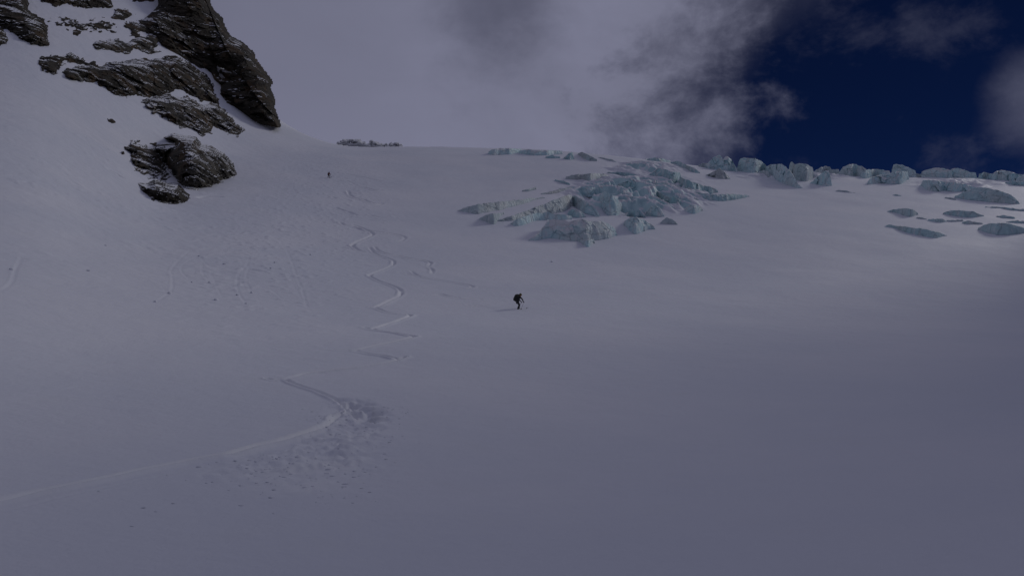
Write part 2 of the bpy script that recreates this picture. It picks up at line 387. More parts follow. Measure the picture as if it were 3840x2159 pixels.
# (points, half width m, depth m, berm m)
TRACKS = [
 (z7([(345,405),(372,401),(440,420),(490,442)]), .45, .28, .12),
 (z7([(400,478),(425,492),(480,500),(540,522),(576,548),(552,562),(500,582),(466,603),(490,624),(530,640)]), .42, .34, .16),
 (z7([(560,618),(600,655),(650,672),(690,692),(684,712),(640,738),(585,762),(560,775),(585,798),(640,824),(700,846),(732,868),(724,892),(670,918),(600,948),(575,952)]), .40, .34, .16),
 (z7([(565,950),(600,958),(640,972),(710,985),(785,993),(760,1008),(690,1034),(620,1056),(575,1070)]), .36, .28, .14),
 (z7([(530,1062),(570,1074),(620,1082),(700,1097),(770,1113),(808,1118),(760,1134),(690,1148),(600,1166),(520,1184),(475,1192)]), .33, .27, .14),
 (z7([(365,1190),(430,1190),(500,1200),(560,1212),(640,1224),(710,1240),(750,1234),(700,1252),(600,1272),(480,1290),(330,1306),(200,1322),(110,1346)]), .30, .26, .14),
 (z6([(1610,205),(1650,215),(1700,212),(1770,238),(1840,262),(1930,290),(1990,318),(2050,345),(2110,385),(2160,420)]), .26, .26, .12),
 (z6([(2150,352),(2095,395),(2035,420),(2000,450),(1900,500),(1760,545),(1600,588),(1400,645),(1100,702),(800,768),(400,850),(180,885),(0,922),(-120,945)]), .14, .20, .12),
 (z6([(2140,490),(2050,520),(1800,610),(1500,688),(1250,738),(1060,768),(900,800),(650,850),(400,902),(200,945),(0,990),(-120,1020)]), .12, .16, .10),
 # second skier
 (z7([(250,205),(330,209),(400,215),(480,230),(560,246),(625,260)]), .40, .25, .10),
 (z7([(0,203),(120,206),(250,205)]), .30, .12, .05),
 (z7([(395,250),(450,262),(475,275)]), .35, .15, .08),
 (z7([(500,285),(560,297),(600,308),(628,304)]), .38, .22, .12),
 (z7([(440,305),(455,330),(480,346),(530,358),(590,376),(632,377),(600,388)]), .42, .28, .14),
 (z7([(350,338),(376,350)]), .4, .2, .1),
 (z7([(560,440),(600,452),(645,459)]), .38, .18, .1),
 (z7([(470,490),(520,512),(560,526),(640,541),(700,550),(752,568),(735,582),(712,588)]), .38, .30, .14),
 (z7([(585,612),(605,632),(650,650),(710,663),(780,678),(850,690),(892,704),(880,720),(850,716)]), .40, .33, .16),
 (z7([(885,728),(902,745),(896,763)]), .4, .3, .15),
 (z7([(755,766),(780,775)]), .35, .2, .1),
 (z7([(785,750),(800,764),(840,784),(900,797),(1000,817),(1060,828),(1118,843),(1085,852),(1050,850)]), .38, .32, .15),
 (z7([(910,890),(945,883),(1000,897),(1080,906),(1165,910)]), .34, .24, .12),
 (z7([(1088,938),(1110,945),(1140,941),(1200,951),(1290,960),(1366,961)]), .30, .14, .10),
 # thin trails left by rolling snow
 (z7([(70,580),(110,640),(132,690),(150,750),(172,810),(190,850),(222,945)]), .16, .16, .05),
 (z7([(20,850),(60,880),(100,910),(180,942)]), .15, .12, .05),
 (z7([(140,830),(170,870),(215,940)]), .12, .08, .03),
 (z8([(1410,470),(1350,540),(1290,600),(1270,640),(1285,700),(1255,790),(1155,850)]), .16, .16, .07),
 (z8([(1480,520),(1360,590),(1350,640),(1400,690)]), .16, .15, .07),
 (z8([(1470,470),(1510,560),(1560,605)]), .16, .16, .07),
 (z8([(1500,560),(1510,660),(1560,720)]), .14, .14, .06),
 (z8([(1850,520),(1830,600),(1775,660),(1765,760),(1828,868)]), .17, .16, .08),
 (z8([(1850,600),(1830,700),(1870,790)]), .15, .15, .07),
 (z8([(2110,420),(2150,500),(2190,640)]), .13, .12, .05),
 (z8([(1560,640),(1620,760),(1650,820)]), .13, .12, .05),
 (z8([(160,520),(120,600),(80,700),(0,770)]), .2, .15, .08),
 (z8([(1970,400),(1930,480),(1870,560)]), .15, .12, .06),
 # wind scoops and a small open crack beside the boulders
 ([(744,742),(780,738),(826,739)], .7, .9, .1),
 ([(412,642),(436,655),(458,668)], .7, .55, .2),
]

# ------------------------------------------------------------------ snow slope mesh
th_l = np.arctan((np.arange(-140, 3990, 5.0) - 1920) / FPX)
left = np.linspace(-math.pi, th_l[0], 60)[:-1]; right = np.linspace(th_l[-1], math.pi, 60)[1:]
GT = np.concatenate([left, th_l, right])
GR = np.concatenate([[0.0, 2, 4, 6], np.exp(np.linspace(math.log(8), math.log(22), 300))[:-1], np.exp(np.linspace(math.log(22), math.log(190), 700))[:-1], np.exp(np.linspace(math.log(190), math.log(300), 230))[:-1], np.exp(np.linspace(math.log(300), math.log(440), 90)), np.exp(np.linspace(math.log(450), math.log(3000), 30))])
Tg, Rg = np.meshgrid(GT, GR)                 # rows = range
X = Rg * np.sin(Tg); Y = Rg * np.cos(Tg)
Z = base_full(Tg, Rg)
PXg = 1920 + np.tan(np.clip(Tg, -1.2, 1.2)) * FPX
_h = np.hypot(X, Y) + 1e-6
PYv = 1079.5 - FPX * ((Z * math.cos(PITCH) - Y * math.sin(PITCH)) / np.maximum(Y * math.cos(PITCH) + Z * math.sin(PITCH), 1e-3))
def blob(u0, v0, su, sv):
    return np.exp(-(((PXg - u0) / su) ** 2 + ((PYv - v0) / sv) ** 2)) * (Y > 0)
# broken snow around the ice
ice_zone = np.clip(blob(2390, 735, 290, 75) + 0.5 * blob(2420, 625, 160, 25) + 0.6 * blob(3000, 660, 260, 20) + 0.5 * blob(3600, 690, 260, 30), 0, 1)
ice_zone = sstep(ice_zone, 0.2, 0.85)
rough = np.abs(fbm(X / 9, Y / 12, 2.2, 4, 31))
ridged = (1 - np.abs(fbm((X + 0.5 * Y) / 7.5, (Y - 0.6 * X) / 13, 2.9, 4, 33, 0.55)) * 2.2)
Z += ice_zone * (rough * 1.2 + np.clip(ridged, 0, 1) ** 1.5 * 4.6 - 2.2) + ice_zone * 0.35 * fbm(X / 2.6, Y / 3.4, 0.2, 3, 37)
# unseen ridge added beyond the right edge to shade the foot of the slope
e0, e1 = np.array([178., 168.]), np.array([300., -260.])
ev = e1 - e0; tq = ((X - e0[0]) * ev[0] + (Y - e0[1]) * ev[1]) / (ev @ ev)
tc_ = np.clip(tq, 0, 1); dq = np.hypot(X - e0[0] - tc_ * ev[0], Y - e0[1] - tc_ * ev[1])
Z += 132 * (1 - sstep(dq, 0, 85) ) * (1 + 0.12 * fbm(X / 30, Y / 30, 7.0, 4, 39)) * sstep(Tg, R(33.5), R(40))
# pitted crust on the left slope, faint ripples elsewhere
left_zone = sstep(-PXg, -1500, -500) * sstep(Rg, 50, 120) * (Y > 0)
pits = np.maximum(vnoise(X / 0.9, Y / 1.1, Z / 0.9, 41), 0.25) - 0.25
Z += left_zone * (0.09 * fbm(X / 2.2, Y / 2.2, Z / 2.2, 3, 43) + 0.18 * pits * sstep(fbm(X / 14, Y / 14, 0, 2, 47), -0.2, 0.4))
mid_zone = np.clip(blob(1000, 960, 330, 230) + blob(1250, 720, 220, 200), 0, 1)
Z += mid_zone * 0.16 * np.maximum(vnoise(X / 0.7, Y / 0.9, 3.3, 51) - 0.35, 0) * 2
Z += 0.02 * sstep(Rg, 10, 20) * fbm(X / 1.6, Y / 2.2, 5.1, 3, 53)
# disturbed snow below the near turn
def world_of(pts):
    P = ground_pt(np.array([p[0] for p in pts]), np.array([p[1] for p in pts])); return P[:, :2]
def inpoly_sd(px, py, poly):
    """signed distance to a polygon, positive inside"""
    poly = np.asarray(poly, float); n = len(poly)
    best = np.full(px.shape, 1e18); ins = np.zeros(px.shape, bool)
    for i in range(n):
        x0, y0 = poly[i]; x1, y1 = poly[(i + 1) % n]
        ex, ey = x1 - x0, y1 - y0
        t_ = np.clip(((px - x0) * ex + (py - y0) * ey) / (ex * ex + ey * ey + 1e-9), 0, 1)
        best = np.minimum(best, (px - x0 - t_ * ex) ** 2 + (py - y0 - t_ * ey) ** 2)
        c = ((y0 > py) != (y1 > py)) & (px < (x1 - x0) * (py - y0) / ((y1 - y0) if y1 != y0 else 1e-9) + x0)
        ins ^= c
    dd = np.sqrt(best); return np.where(ins, dd, -dd)
DEBRIS = z6([(2010,350),(2200,330),(2330,400),(2370,500),(2280,600),(2300,740),(2150,850),(1950,920),(1650,900),(1350,830),(1250,780),(1450,690),(1700,600),(1950,500)])
dw = world_of(DEBRIS)
sel = (Rg > 12) & (Rg < 60) & (np.abs(Tg) < 0.7)
sd = np.full(X.shape, -99.0); sd[sel] = inpoly_sd(X[sel], Y[sel], dw)
dk = sstep(sd, -0.9, 1.4)
lump = np.abs(fbm(X / 0.75, Y / 1.15, 0.4, 3, 61))
Z += dk * (0.30 * lump * (0.4 + 0.9 * sstep(fbm(X / 3, Y / 4, 2, 2, 63), -0.5, 0.5)) - 0.02)
dark_turn = world_of(z6([(2040,330),(2180,340),(2300,400),(2310,450),(2200,470),(2110,430)]))
sd2 = np.full(X.shape, -99.0); sd2[sel] = inpoly_sd(X[sel], Y[sel], dark_turn)
Z -= sstep(sd2, -0.5, 0.6) * (0.24 + 0.2 * vnoise(X / 0.35, Y / 0.45, 0.1, 67))
scr = world_of(z6([(2010,380),(2120,450),(2330,500),(2000,560),(1500,680),(1350,660),(1700,570),(1930,480)]))
sd3 = np.full(X.shape, -99.0); sd3[sel] = inpoly_sd(X[sel], Y[sel], scr)
Z -= sstep(sd3, -0.4, 0.5) * 0.10

SHADING = np.zeros_like(Z)
SHADING += 0.9 * sstep(sd, -0.6, 2.0) * sstep(fbm(X / 1.2, Y / 1.8, 4.4, 3, 81), -0.5, 0.4) * 0.6
SHADING -= 0.9 * sstep(sd2, -0.5, 0.6)  # shade in the scoured hollow of the turn, painted into the snow colour
# carve tracks
cosT = GT
for pts, hw, dep, berm in TRACKS:
    if hw > 0.22:
        far_k = float(sstep(pts[0][1] * -1.0, -900, -780)); hw *= 0.58 + 0.22 * far_k; dep *= 0.9 + 0.75 * far_k; berm *= 1.0 + 0.6 * far_k
    elif dep < 0.17: hw *= 0.8; dep *= 0.28; berm *= 0.3
    P = world_of(pts)
    seg = np.hypot(*np.diff(P, axis=0).T); cum = np.concatenate([[0], np.cumsum(seg)])
    L = cum[-1]; n = max(int(L / min(0.22, hw * 0.3)), 8)
    s = np.linspace(0, L, n)
    tx = pchip(cum, P, s)
    # a little wander so that no line is ruler drawn
    tan = np.gradient(tx, axis=0); tan /= (np.linalg.norm(tan, axis=1, keepdims=True) + 1e-9)
    nor = np.stack([-tan[:, 1], tan[:, 0]], 1)
    tx = tx + nor * (0.18 * vnoise(s / 2.5, 0.5, 0.5, int(L * 10)) * min(1, hw * 2))[:, None]
    downhill = np.sign(nor[:, 1]) * -1.0          # side nearer to the foot of the slope
    rs = np.hypot(tx[:, 0], tx[:, 1]); ths_ = np.arctan2(tx[:, 0], tx[:, 1])
    reach = 3.2 * hw
    best = {}
    i0a = np.searchsorted(GR, rs - reach); i1a = np.searchsorted(GR, rs + reach)
    j0a = np.searchsorted(GT, ths_ - reach / rs); j1a = np.searchsorted(GT, ths_ + reach / rs)
    I0, I1, J0, J1 = i0a.min(), i1a.max() + 1, j0a.min(), j1a.max() + 1
    dmin = np.full((I1 - I0, J1 - J0), 1e9); sgn = np.zeros_like(dmin); amp = np.zeros_like(dmin)
    endf = np.minimum(sstep(s, -0.1, min(2.5, L / 4)), sstep(L - s, -0.1, min(2.5, L / 4))) * 0.5 + 0.5
    mod = endf * (0.72 + 0.55 * vnoise(s / 1.7, 1.5, 0.5, int(L * 7)))
    for k in range(n):
        a, b2, c, d2 = i0a[k], i1a[k] + 1, j0a[k], j1a[k] + 1
        xx = X[a:b2, c:d2] - tx[k, 0]; yy = Y[a:b2, c:d2] - tx[k, 1]
        dd = xx * xx + yy * yy
        sl = (slice(a - I0, b2 - I0), slice(c - J0, d2 - J0))
        m = dd < dmin[sl]
        dmin[sl] = np.where(m, dd, dmin[sl])
        sgn[sl] = np.where(m, (xx * nor[k, 0] + yy * nor[k, 1]) * downhill[k], sgn[sl])
        amp[sl] = np.where(m, mod[k], amp[sl])
    dist = np.sqrt(dmin)
    side = np.sign(sgn) * dist
    prof = -dep * np.exp(-(side / hw) ** 2) + berm * np.exp(-((side - 1.5 * hw) / (0.75 * hw)) ** 2) * 1.2 + berm * 0.4 * np.exp(-((side + 1.4 * hw) / (0.6 * hw)) ** 2)
    Z[I0:I1, J0:J1] += np.where(dist < reach, prof * amp, 0)
    if dep > 0.1 and hw < 0.6: SHADING[I0:I1, J0:J1] = np.maximum(SHADING[I0:I1, J0:J1], np.exp(-(dist / (1.5 * hw)) ** 2) * np.clip(amp, 0, 1) * (1.0 if rs.mean() < 45 else 0.9 if rs.mean() < 80 else 0.45))

verts = np.stack([X, Y, Z], -1).reshape(-1, 3)
ground = mesh_obj('snow_ground', verts, grid_faces(*X.shape)[:, ::-1], m_snow)
tag(ground, kind='structure')
ai_ = ground.data.attributes.new('icefield', 'FLOAT', 'POINT'); ai_.data.foreach_set('value', ice_zone.ravel().astype(np.float32))
at_ = ground.data.attributes.new('packed_shading', 'FLOAT', 'POINT'); at_.data.foreach_set('value', SHADING.ravel().astype(np.float32))
GZ = Z
def snow_z(x, y):
    """height of the finished snow mesh"""
    r = np.hypot(x, y); th = np.arctan2(x, y)
    i = np.clip(np.searchsorted(GR, r) - 1, 0, len(GR) - 2); j = np.clip(np.searchsorted(GT, th) - 1, 0, len(GT) - 2)
    a = (r - GR[i]) / (GR[i + 1] - GR[i]); b_ = (th - GT[j]) / (GT[j + 1] - GT[j])
    return GZ[i, j] * (1 - a) * (1 - b_) + GZ[i + 1, j] * a * (1 - b_) + GZ[i, j + 1] * (1 - a) * b_ + GZ[i + 1, j + 1] * a * b_

# ------------------------------------------------------------------ rock outcrops
def z1(pts): return [(x / 1.81, y / 1.81) for x, y in pts]
def outcrop(name, label, polys, mat, frag=0.35, bulge=5.0, edge=22, seed=0, step=3.0, holes=(), island=26, against_sky=None, group=None, ledge=3.2, cat='rock', upright=0.22, treads=1.25):
    """a rock body standing proud of the slope; where its mask falls below zero it dives under the snow"""
    allp = np.array([p for q in polys for p in q])
    u0, v0 = allp.min(0) - 14; u1, v1 = allp.max(0) + 14
    us = np.arange(u0, u1, step); vs = np.arange(v0, v1, step)
    U, V = np.meshgrid(us, vs)
    m = np.full(U.shape, -1e9)
    for q in polys: m = np.maximum(m, inpoly_sd(U, V, q))
    r = ground_range(U, V)
    face = 296 + (465 - V) * 0.155 - np.clip(900 - U, 0, 400) * 0.03
    if against_sky: r = np.where(np.isnan(r), face, np.minimum(r, face + 4))
    else: r = np.where(np.isnan(r), 420, r)
    if upright:
        inside = m > 0
        vb_i = np.where(inside.any(0), len(vs) - 1 - inside[::-1].argmax(0), -1)
        cols = np.arange(len(us)); rb_ = np.where(vb_i >= 0, r[np.maximum(vb_i, 0), cols], np.nan)
        ok_ = ~np.isnan(rb_); rb_ = np.interp(cols, cols[ok_], rb_[ok_])
        kk = np.exp(-0.5 * (np.arange(-12, 13) / 5.0) ** 2); kk /= kk.sum()
        rb_ = np.convolve(np.pad(rb_, 12, mode='edge'), kk, 'valid')
        r = r - upright * np.maximum(r - rb_[None, :], 0) * sstep(m, -2, 26)
    P = ray_at(U, V, r)
    nz = fbm(P[..., 0] / 5.0, P[..., 1] / 5.0, P[..., 2] / 2.6, 5, seed + 5, 0.6)
    n_is = fbm(U / island, V / (island * 0.55), seed * 1.7, 4, seed + 9, 0.55)
    fr = frag * 40 * (n_is - 0.02) + 5 * fbm(U / 9, V / 6, seed, 3, seed + 15)
    keep_edge = 1.0
    if against_sky:      # crisp on the sky side, ragged only a little
        sk = inpoly_sd(U, V, against_sky)
        fr = fr * sstep(-sk, -6, 24) + 3.5 * nz * sstep(sk, -24, 6)
    mm = m + fr + 2.5
    for hp in holes: mm = np.minimum(mm, -inpoly_sd(U, V, hp) + 5 * n_is)
    lift = bulge * (1 - np.exp(-np.maximum(mm, 0) / edge))
    # ledges: steep risers and flat treads
    zz = P[..., 2] + 1.6 * fbm(P[..., 0] / 14, P[..., 1] / 14, 0.7, 3, seed + 21) + 0.35 * P[..., 0] * 0.3
    ph = zz / ledge; st = ph - np.floor(ph)
    tread = (st - sstep(st, 0.55, 1.0)) * ledge * 0.30 * (0.5 + 0.8 * vnoise(P[..., 0] / 8, P[..., 1] / 8, P[..., 2] / 8, seed + 77))
    fa = facets(P[..., 0] / 3.4, P[..., 1] / 3.4, P[..., 2] / 2.2, seed + 31, 0.9) * 0.75 + facets(P[..., 0] / 1.5, P[..., 1] / 1.5, P[..., 2] / 1.0, seed + 41, 0.9) * 0.26
    big = facets(P[..., 0] / 9, P[..., 1] / 9, P[..., 2] / 12, seed + 51, 1.0) * 2.2
    k = sstep(mm, -2, 16)
    off = -lift + k * (tread * treads + fa * min(1.4, bulge / 4) + big * min(1.2, bulge / 6) + nz * 0.9 * min(1, bulge / 4)) + np.where(mm < 0, -mm * 0.28 + 0.3, 0)
    if against_sky:      # roll the crest back, away from the eye
        back = sstep(-sk + 0, -10, 9)
        off += (1 - sstep(sk, 0, 16)) ** 2 * 9.0 * 0 + np.maximum(3 - sk, 0) * 1.0 * (sk > -60) * sstep(sk, -60, -50) 
    rr = np.maximum(r + off, 10)
    P = ray_at(U, V, rr)
    nr, nc = U.shape
    vert_ok = mm > -9
    F = grid_faces(nr, nc)
    okf = vert_ok.ravel()[F].any(1)
    F = F[okf][:, ::-1]
    used = np.unique(F); remap = np.full(nr * nc, -1); remap[used] = np.arange(len(used))
    o = mesh_obj(name, P.reshape(-1, 3)[used], remap[F], mat, smooth=False)
    tag(o, label, cat, group)
    return o

SPUR = z1([(1080,-150),(1075,40),(1010,105),(960,150),(985,200),(1060,260),(1100,310),(1160,345),(1225,380),(1300,430),(1350,465),(1440,490),(1455,540),(1530,565),(1500,610),(1490,640),(1540,700),(1640,750),(1700,785),(1780,822),(1850,838),(1884,850),(1862,790),(1840,740),(1845,680),(1812,600),(1828,565),(1770,480),(1720,420),(1702,370),(1640,310),(1550,262),(1502,190),(1492,140),(1425,70),(1402,10),(1380,-60),(1340,-150)])
SKYSIDE = z1([(-3000,2500),(2600,2500),(1990,1000),(1884,852),(1862,790),(1840,740),(1845,680),(1812,600),(1828,565),(1770,480),(1720,420),(1702,370),(1640,310),(1550,262),(1502,190),(1492,140),(1425,70),(1402,10),(1380,-60),(1340,-150),(1300,-2000),(-3000,-2000)])
outcrop('rock_spur', 'tall dark brown rock spur whose right edge stands against the cloud', [SPUR], m_rock, frag=0.16, bulge=9, edge=30, seed=1, against_sky=SKYSIDE,
        holes=[z1([(1445,415),(1560,470),(1568,488),(1510,486),(1568,545),(1500,548),(1470,520)])], cat='rock face')
outcrop('cliff_rock', 'broad black rock band across the slope left of the tall spur', [z1([(430,492),(450,465),(560,450),(630,430),(680,450),(760,425),(870,410),(1000,402),(1110,398),(1200,388),(1290,430),(1340,470),(1395,500),(1440,570),(1460,640),(1482,700),(1380,690),(1300,648),(1200,604),(1150,622),(1080,650),(980,660),(920,630),(860,655),(780,640),(725,605),(670,590),(660,550),(600,555),(540,550),(480,550),(440,520)])], m_rock, frag=0.40, bulge=6, edge=20, seed=2, cat='rock face')
outcrop('rock_outcrop', 'grey snow-dusted rock buttress directly below the broad black band', [z1([(930,690),(1060,655),(1150,642),(1280,662),(1380,712),(1480,702),(1540,760),(1600,830),(1655,880),(1620,920),(1560,902),(1450,862),(1425,900),(1370,915),(1300,880),(1200,850),(1110,800),(1010,740),(980,710)])], m_rock_grey, frag=0.42, bulge=6, edge=18, seed=3)
outcrop('cliff_rock', 'dark rock wall cut off by the left edge of the picture', [z1([(-120,-120),(185,-120),(192,70),(235,110),(300,150),(325,200),(318,300),(215,305),(130,250),(60,210),(22,192),(-120,130)])], m_rock, frag=0.30, bulge=6, edge=20, seed=4, cat='rock face')
outcrop('rock_outcrop', 'small dark rock at the left edge below the rock wall', [z1([(-120,170),(15,200),(52,270),(40,300),(-120,320)])], m_rock, frag=0.2, bulge=3, edge=16, seed=5)
outcrop('cliff_rock', 'dark rock band along the top edge of the picture', [z1([(255,-120),(285,5),(380,42),(430,30),(560,46),(700,56),(758,45),(752,-120)])], m_rock, frag=0.25, bulge=4, edge=16, seed=6, cat='rock face')
outcrop('rock_outcrop', 'little rock at the top edge just left of the tall spur', [z1([(880,-60),(905,8),(960,16),(1040,10),(1060,-60)])], m_rock, frag=0.2, bulge=3, edge=12, seed=7)
outcrop('rock_outcrop', 'cluster of broken rocks at the left end of the broad black band', [z1([(262,425),(320,372),(400,385),(460,365),(560,388),(592,430),(500,437),(425,425),(412,485),(322,490)])], m_rock, frag=0.75, bulge=2.6, edge=12, seed=8, island=22)
outcrop('rock_outcrop', 'thin broken line of rock flakes crossing the upper snowfield', [z1([(335,145),(450,140),(560,165),(700,140),(770,165),(760,205),(640,195),(540,190),(440,190),(350,160)])], m_rock, frag=0.95, bulge=1.4, edge=8, seed=12, island=17)
outcrop('rock_outcrop', 'long flat ledges of rock in snow left of the tall spur', [z1([(632,300),(690,266),(850,278),(950,240),(1080,235),(1080,335),(960,345),(880,350),(740,345),(680,330)])], m_rock_grey, frag=0.62, bulge=2.2, edge=9, seed=10, island=30)
outcrop('rock_outcrop', 'small flat rock showing in the snow high up near the top edge', [z1([(785,75),(850,64),(905,92),(920,108),(840,125),(760,130)])], m_rock, frag=0.45, bulge=1.8, edge=8, seed=11, island=20)
outcrop('rock_outcrop', 'small solitary dark rock in the upper snowfield under the rock flakes', [z1([(485,212),(520,206),(553,214),(555,238),(500,236)])], m_rock, frag=0.15, bulge=1.6, edge=8, seed=13)
outcrop('rock_outcrop', 'speckled rocks touching the left foot of the upper spur', [z1([(850,175),(900,155),(1000,150),(1060,190),(1080,235),(960,235),(900,250),(880,205)])], m_rock, frag=0.7, bulge=2.0, edge=9, seed=14, island=20)
outcrop('boulder', 'big rounded dark boulder on the snow, right part of the lowest rock group', [z1([(1120,1128),(1075,1060),(1050,1000),(1110,970),(1180,965),(1115,935),(1170,908),(1330,930),(1368,975),(1430,990),(1520,1040),(1580,1110),(1606,1180),(1560,1222),(1450,1260),(1330,1296),(1245,1272),(1190,1210)])], m_rock_grey, frag=0.10, bulge=9, edge=34, seed=15, cat='boulder', ledge=4.5, upright=0.65, treads=0.3)
outcrop('rock_outcrop', 'scattered flat rocks in snow to the left of the big rounded boulder', [z1([(828,985),(940,972),(1000,1000),(1060,985),(1110,1100),(1160,1200),(1120,1215),(1000,1200),(930,1140),(895,1060),(850,1022)])], m_rock, frag=0.72, bulge=2.4, edge=10, seed=16, island=20)
outcrop('boulder', 'dark boulder lowest of all the rocks, at the foot of the big rounded boulder', [z1([(915,1230),(960,1240),(1000,1245),(1050,1215),(1150,1240),(1215,1245),(1262,1300),(1300,1345),(1240,1382),(1130,1382),(1030,1352),(965,1295)])], m_rock, frag=0.10, bulge=5, edge=22, seed=17, cat='boulder', upright=0.6, treads=0.3)
outcrop('rock_sliver', 'tiny lone rock sliver in the snow between the upper rocks and boulders', [z1([(728,808),(760,812),(782,830),(755,832)])], m_rock, frag=0.05, bulge=1.0, edge=5, seed=18)
outcrop('rock_outcrop', 'faint haze-paled line of rocks on the snow crest under the clouds', [[(1276,545),(1290,536),(1340,541),(1400,545),(1450,551),(1500,554),(1480,559),(1400,556),(1330,551)]], m_rock_far, frag=0.45, bulge=0.7, edge=6, seed=19, island=16, upright=0.1)

# ------------------------------------------------------------------ seracs and crevasse walls
def serac(label, top, bot, mat=None, lean=0.18, roof=9.0, rise=0.12, seed=0, amp=1.0, name='serac', cat='ice block', group=None, chip=1.0, dr=0.0, cave=0.0):
    """front wall from bot to top line (picture columns), real roof running back into the slope, closed sides"""
    rnd = random.Random(seed * 77 + 5)
    mat = mat or m_ice
    tu, tv = np.array(top, float).T; bu, bv = np.array(bot, float).T
    u0, u1 = max(tu[0], bu[0]), min(tu[-1], bu[-1])
    n = max(int((u1 - u0) / 3.0), 8)
    u = np.linspace(u0, u1, n)
    vt = np.interp(u, tu, tv); vb = np.interp(u, bu, bv)
    vb = vb + 1.6 * vnoise(u / 13, seed, 0.2, 3); vt = vt + 1.5 * facets(u / 16, seed * 1.3 + 0 * u, 0.2 + 0 * u, 3, 0.9) + 1.4 * vnoise(u / 9, seed, 1.2, 3) + 1.0 * vnoise(u / 23, seed, 4.2, 3)
    vt = np.minimum(vt, vb - 0.5)
    rb = ground_range(u, vb)
    bad = np.isnan(rb)
    if bad.any(): rb[bad] = np.nanmedian(rb) if (~bad).any() else 330
    ks = np.exp(-0.5 * (np.arange(-6, 7) / 2.5) ** 2); ks /= ks.sum()
    rb = np.convolve(np.pad(rb, 6, mode='edge'), ks, 'valid') + dr
    hgt = (vb - vt) / FPX * rb
    m_rows = int(np.clip((vb - vt).max() / 3.2, 5, 30))
    rows = []
    H = max(hgt.max(), 0.5)
    a_ = amp * min(1.0, H / 3.5)
    pk = rnd.uniform(3.0, 5.0)
    # wall
    for k in range(-1, m_rows + 1):
        f = k / m_rows
        v = vb + (vt - vb) * max(f, -0.0)
        if k == -1: v = vb + 5
        r0 = rb + lean * hgt * max(f, 0) * 3.0 * (0.35 + 0.65 * max(f, 0)) - 0.25
        p = ray_at(u, v, r0)
        sc = max(1.1, min(3.2, H * 0.55))
        dsp = a_ * (1.25 * facets(p[:, 0] / sc, p[:, 1] / sc, p[:, 2] / (sc * 1.3), seed + 3, 0.9) * 0.55 * sc
                    + 0.5 * facets(p[:, 0] / (sc * .4), p[:, 1] / (sc * .4), p[:, 2] / (sc * .5), seed + 13, 0.8) * 0.4 * chip)
        dsp += -cave * math.sin(math.pi * min(max(f, 0), 1)) * -1
        taper = np.minimum(sstep(u, u0, u0 + 18), sstep(-u, -u1, -u1 + 18))
        if k == -1: dsp = dsp + 1.2
        q = ray_at(u, v, r0 + dsp * 0.8 * (0.3 + 0.7 * taper))
        if k == -1: q[:, 2] = np.minimum(q[:, 2], base_full(np.arctan2(q[:, 0], q[:, 1]), np.hypot(q[:, 0], q[:, 1])) - 1.0)
        rows.append(q)
    top_p = rows[-1]
    rt = np.hypot(top_p[:, 0], top_p[:, 1]); tht = np.arctan2(top_p[:, 0], top_p[:, 1])
    # roof
    done = np.zeros(n, bool)
    nb = 9
    for k in range(1, nb + 1):
        dd = roof * (k / nb) ** 1.3
        rr = rt + dd
        zt = base_full(tht, rr)
        zr = top_p[:, 2] + rise * dd + 0.28 * a_ * fbm(top_p[:, 0] / 2 + k, top_p[:, 1] / 2, seed, 2, 9) + 0.10 * math.sin(k) * a_ * 0.5
        z = np.where((zr > zt) & ~done, zr, zt - 0.7)
        if k == nb: z = zt - 1.5
        rows.append(np.stack([rr * np.sin(tht), rr * np.cos(tht), z], -1))
    G = np.array(rows)
    # closed sides: an extra column at each end sunk under the snow
    def sunk(colp, sgn_):
        q = colp.copy(); rr = np.hypot(q[:, 0], q[:, 1]); th = np.arctan2(q[:, 0], q[:, 1]) + sgn_ * 0.5 / rr
        q[:, 0] = rr * np.sin(th); q[:, 1] = rr * np.cos(th); q[:, 2] = np.minimum(base_full(th, rr) - 0.8, q[:, 2]); return q
    G = np.concatenate([sunk(G[:, 0], -1)[:, None], G, sunk(G[:, -1], 1)[:, None]], 1)
    o = mesh_obj(name, G.reshape(-1, 3), grid_faces(G.shape[0], G.shape[1]), mat, smooth=False)
    tag(o, label, cat, group)
    return o
def zA(pts): return [(1600 + x / 1.9815, 500 + y / 1.9815) for x, y in pts]     # enlarged view of the central ice
def zB(pts): return [(2600 + x / 2.0774, 500 + y / 2.0774) for x, y in pts]     # enlarged view of the right-hand ice

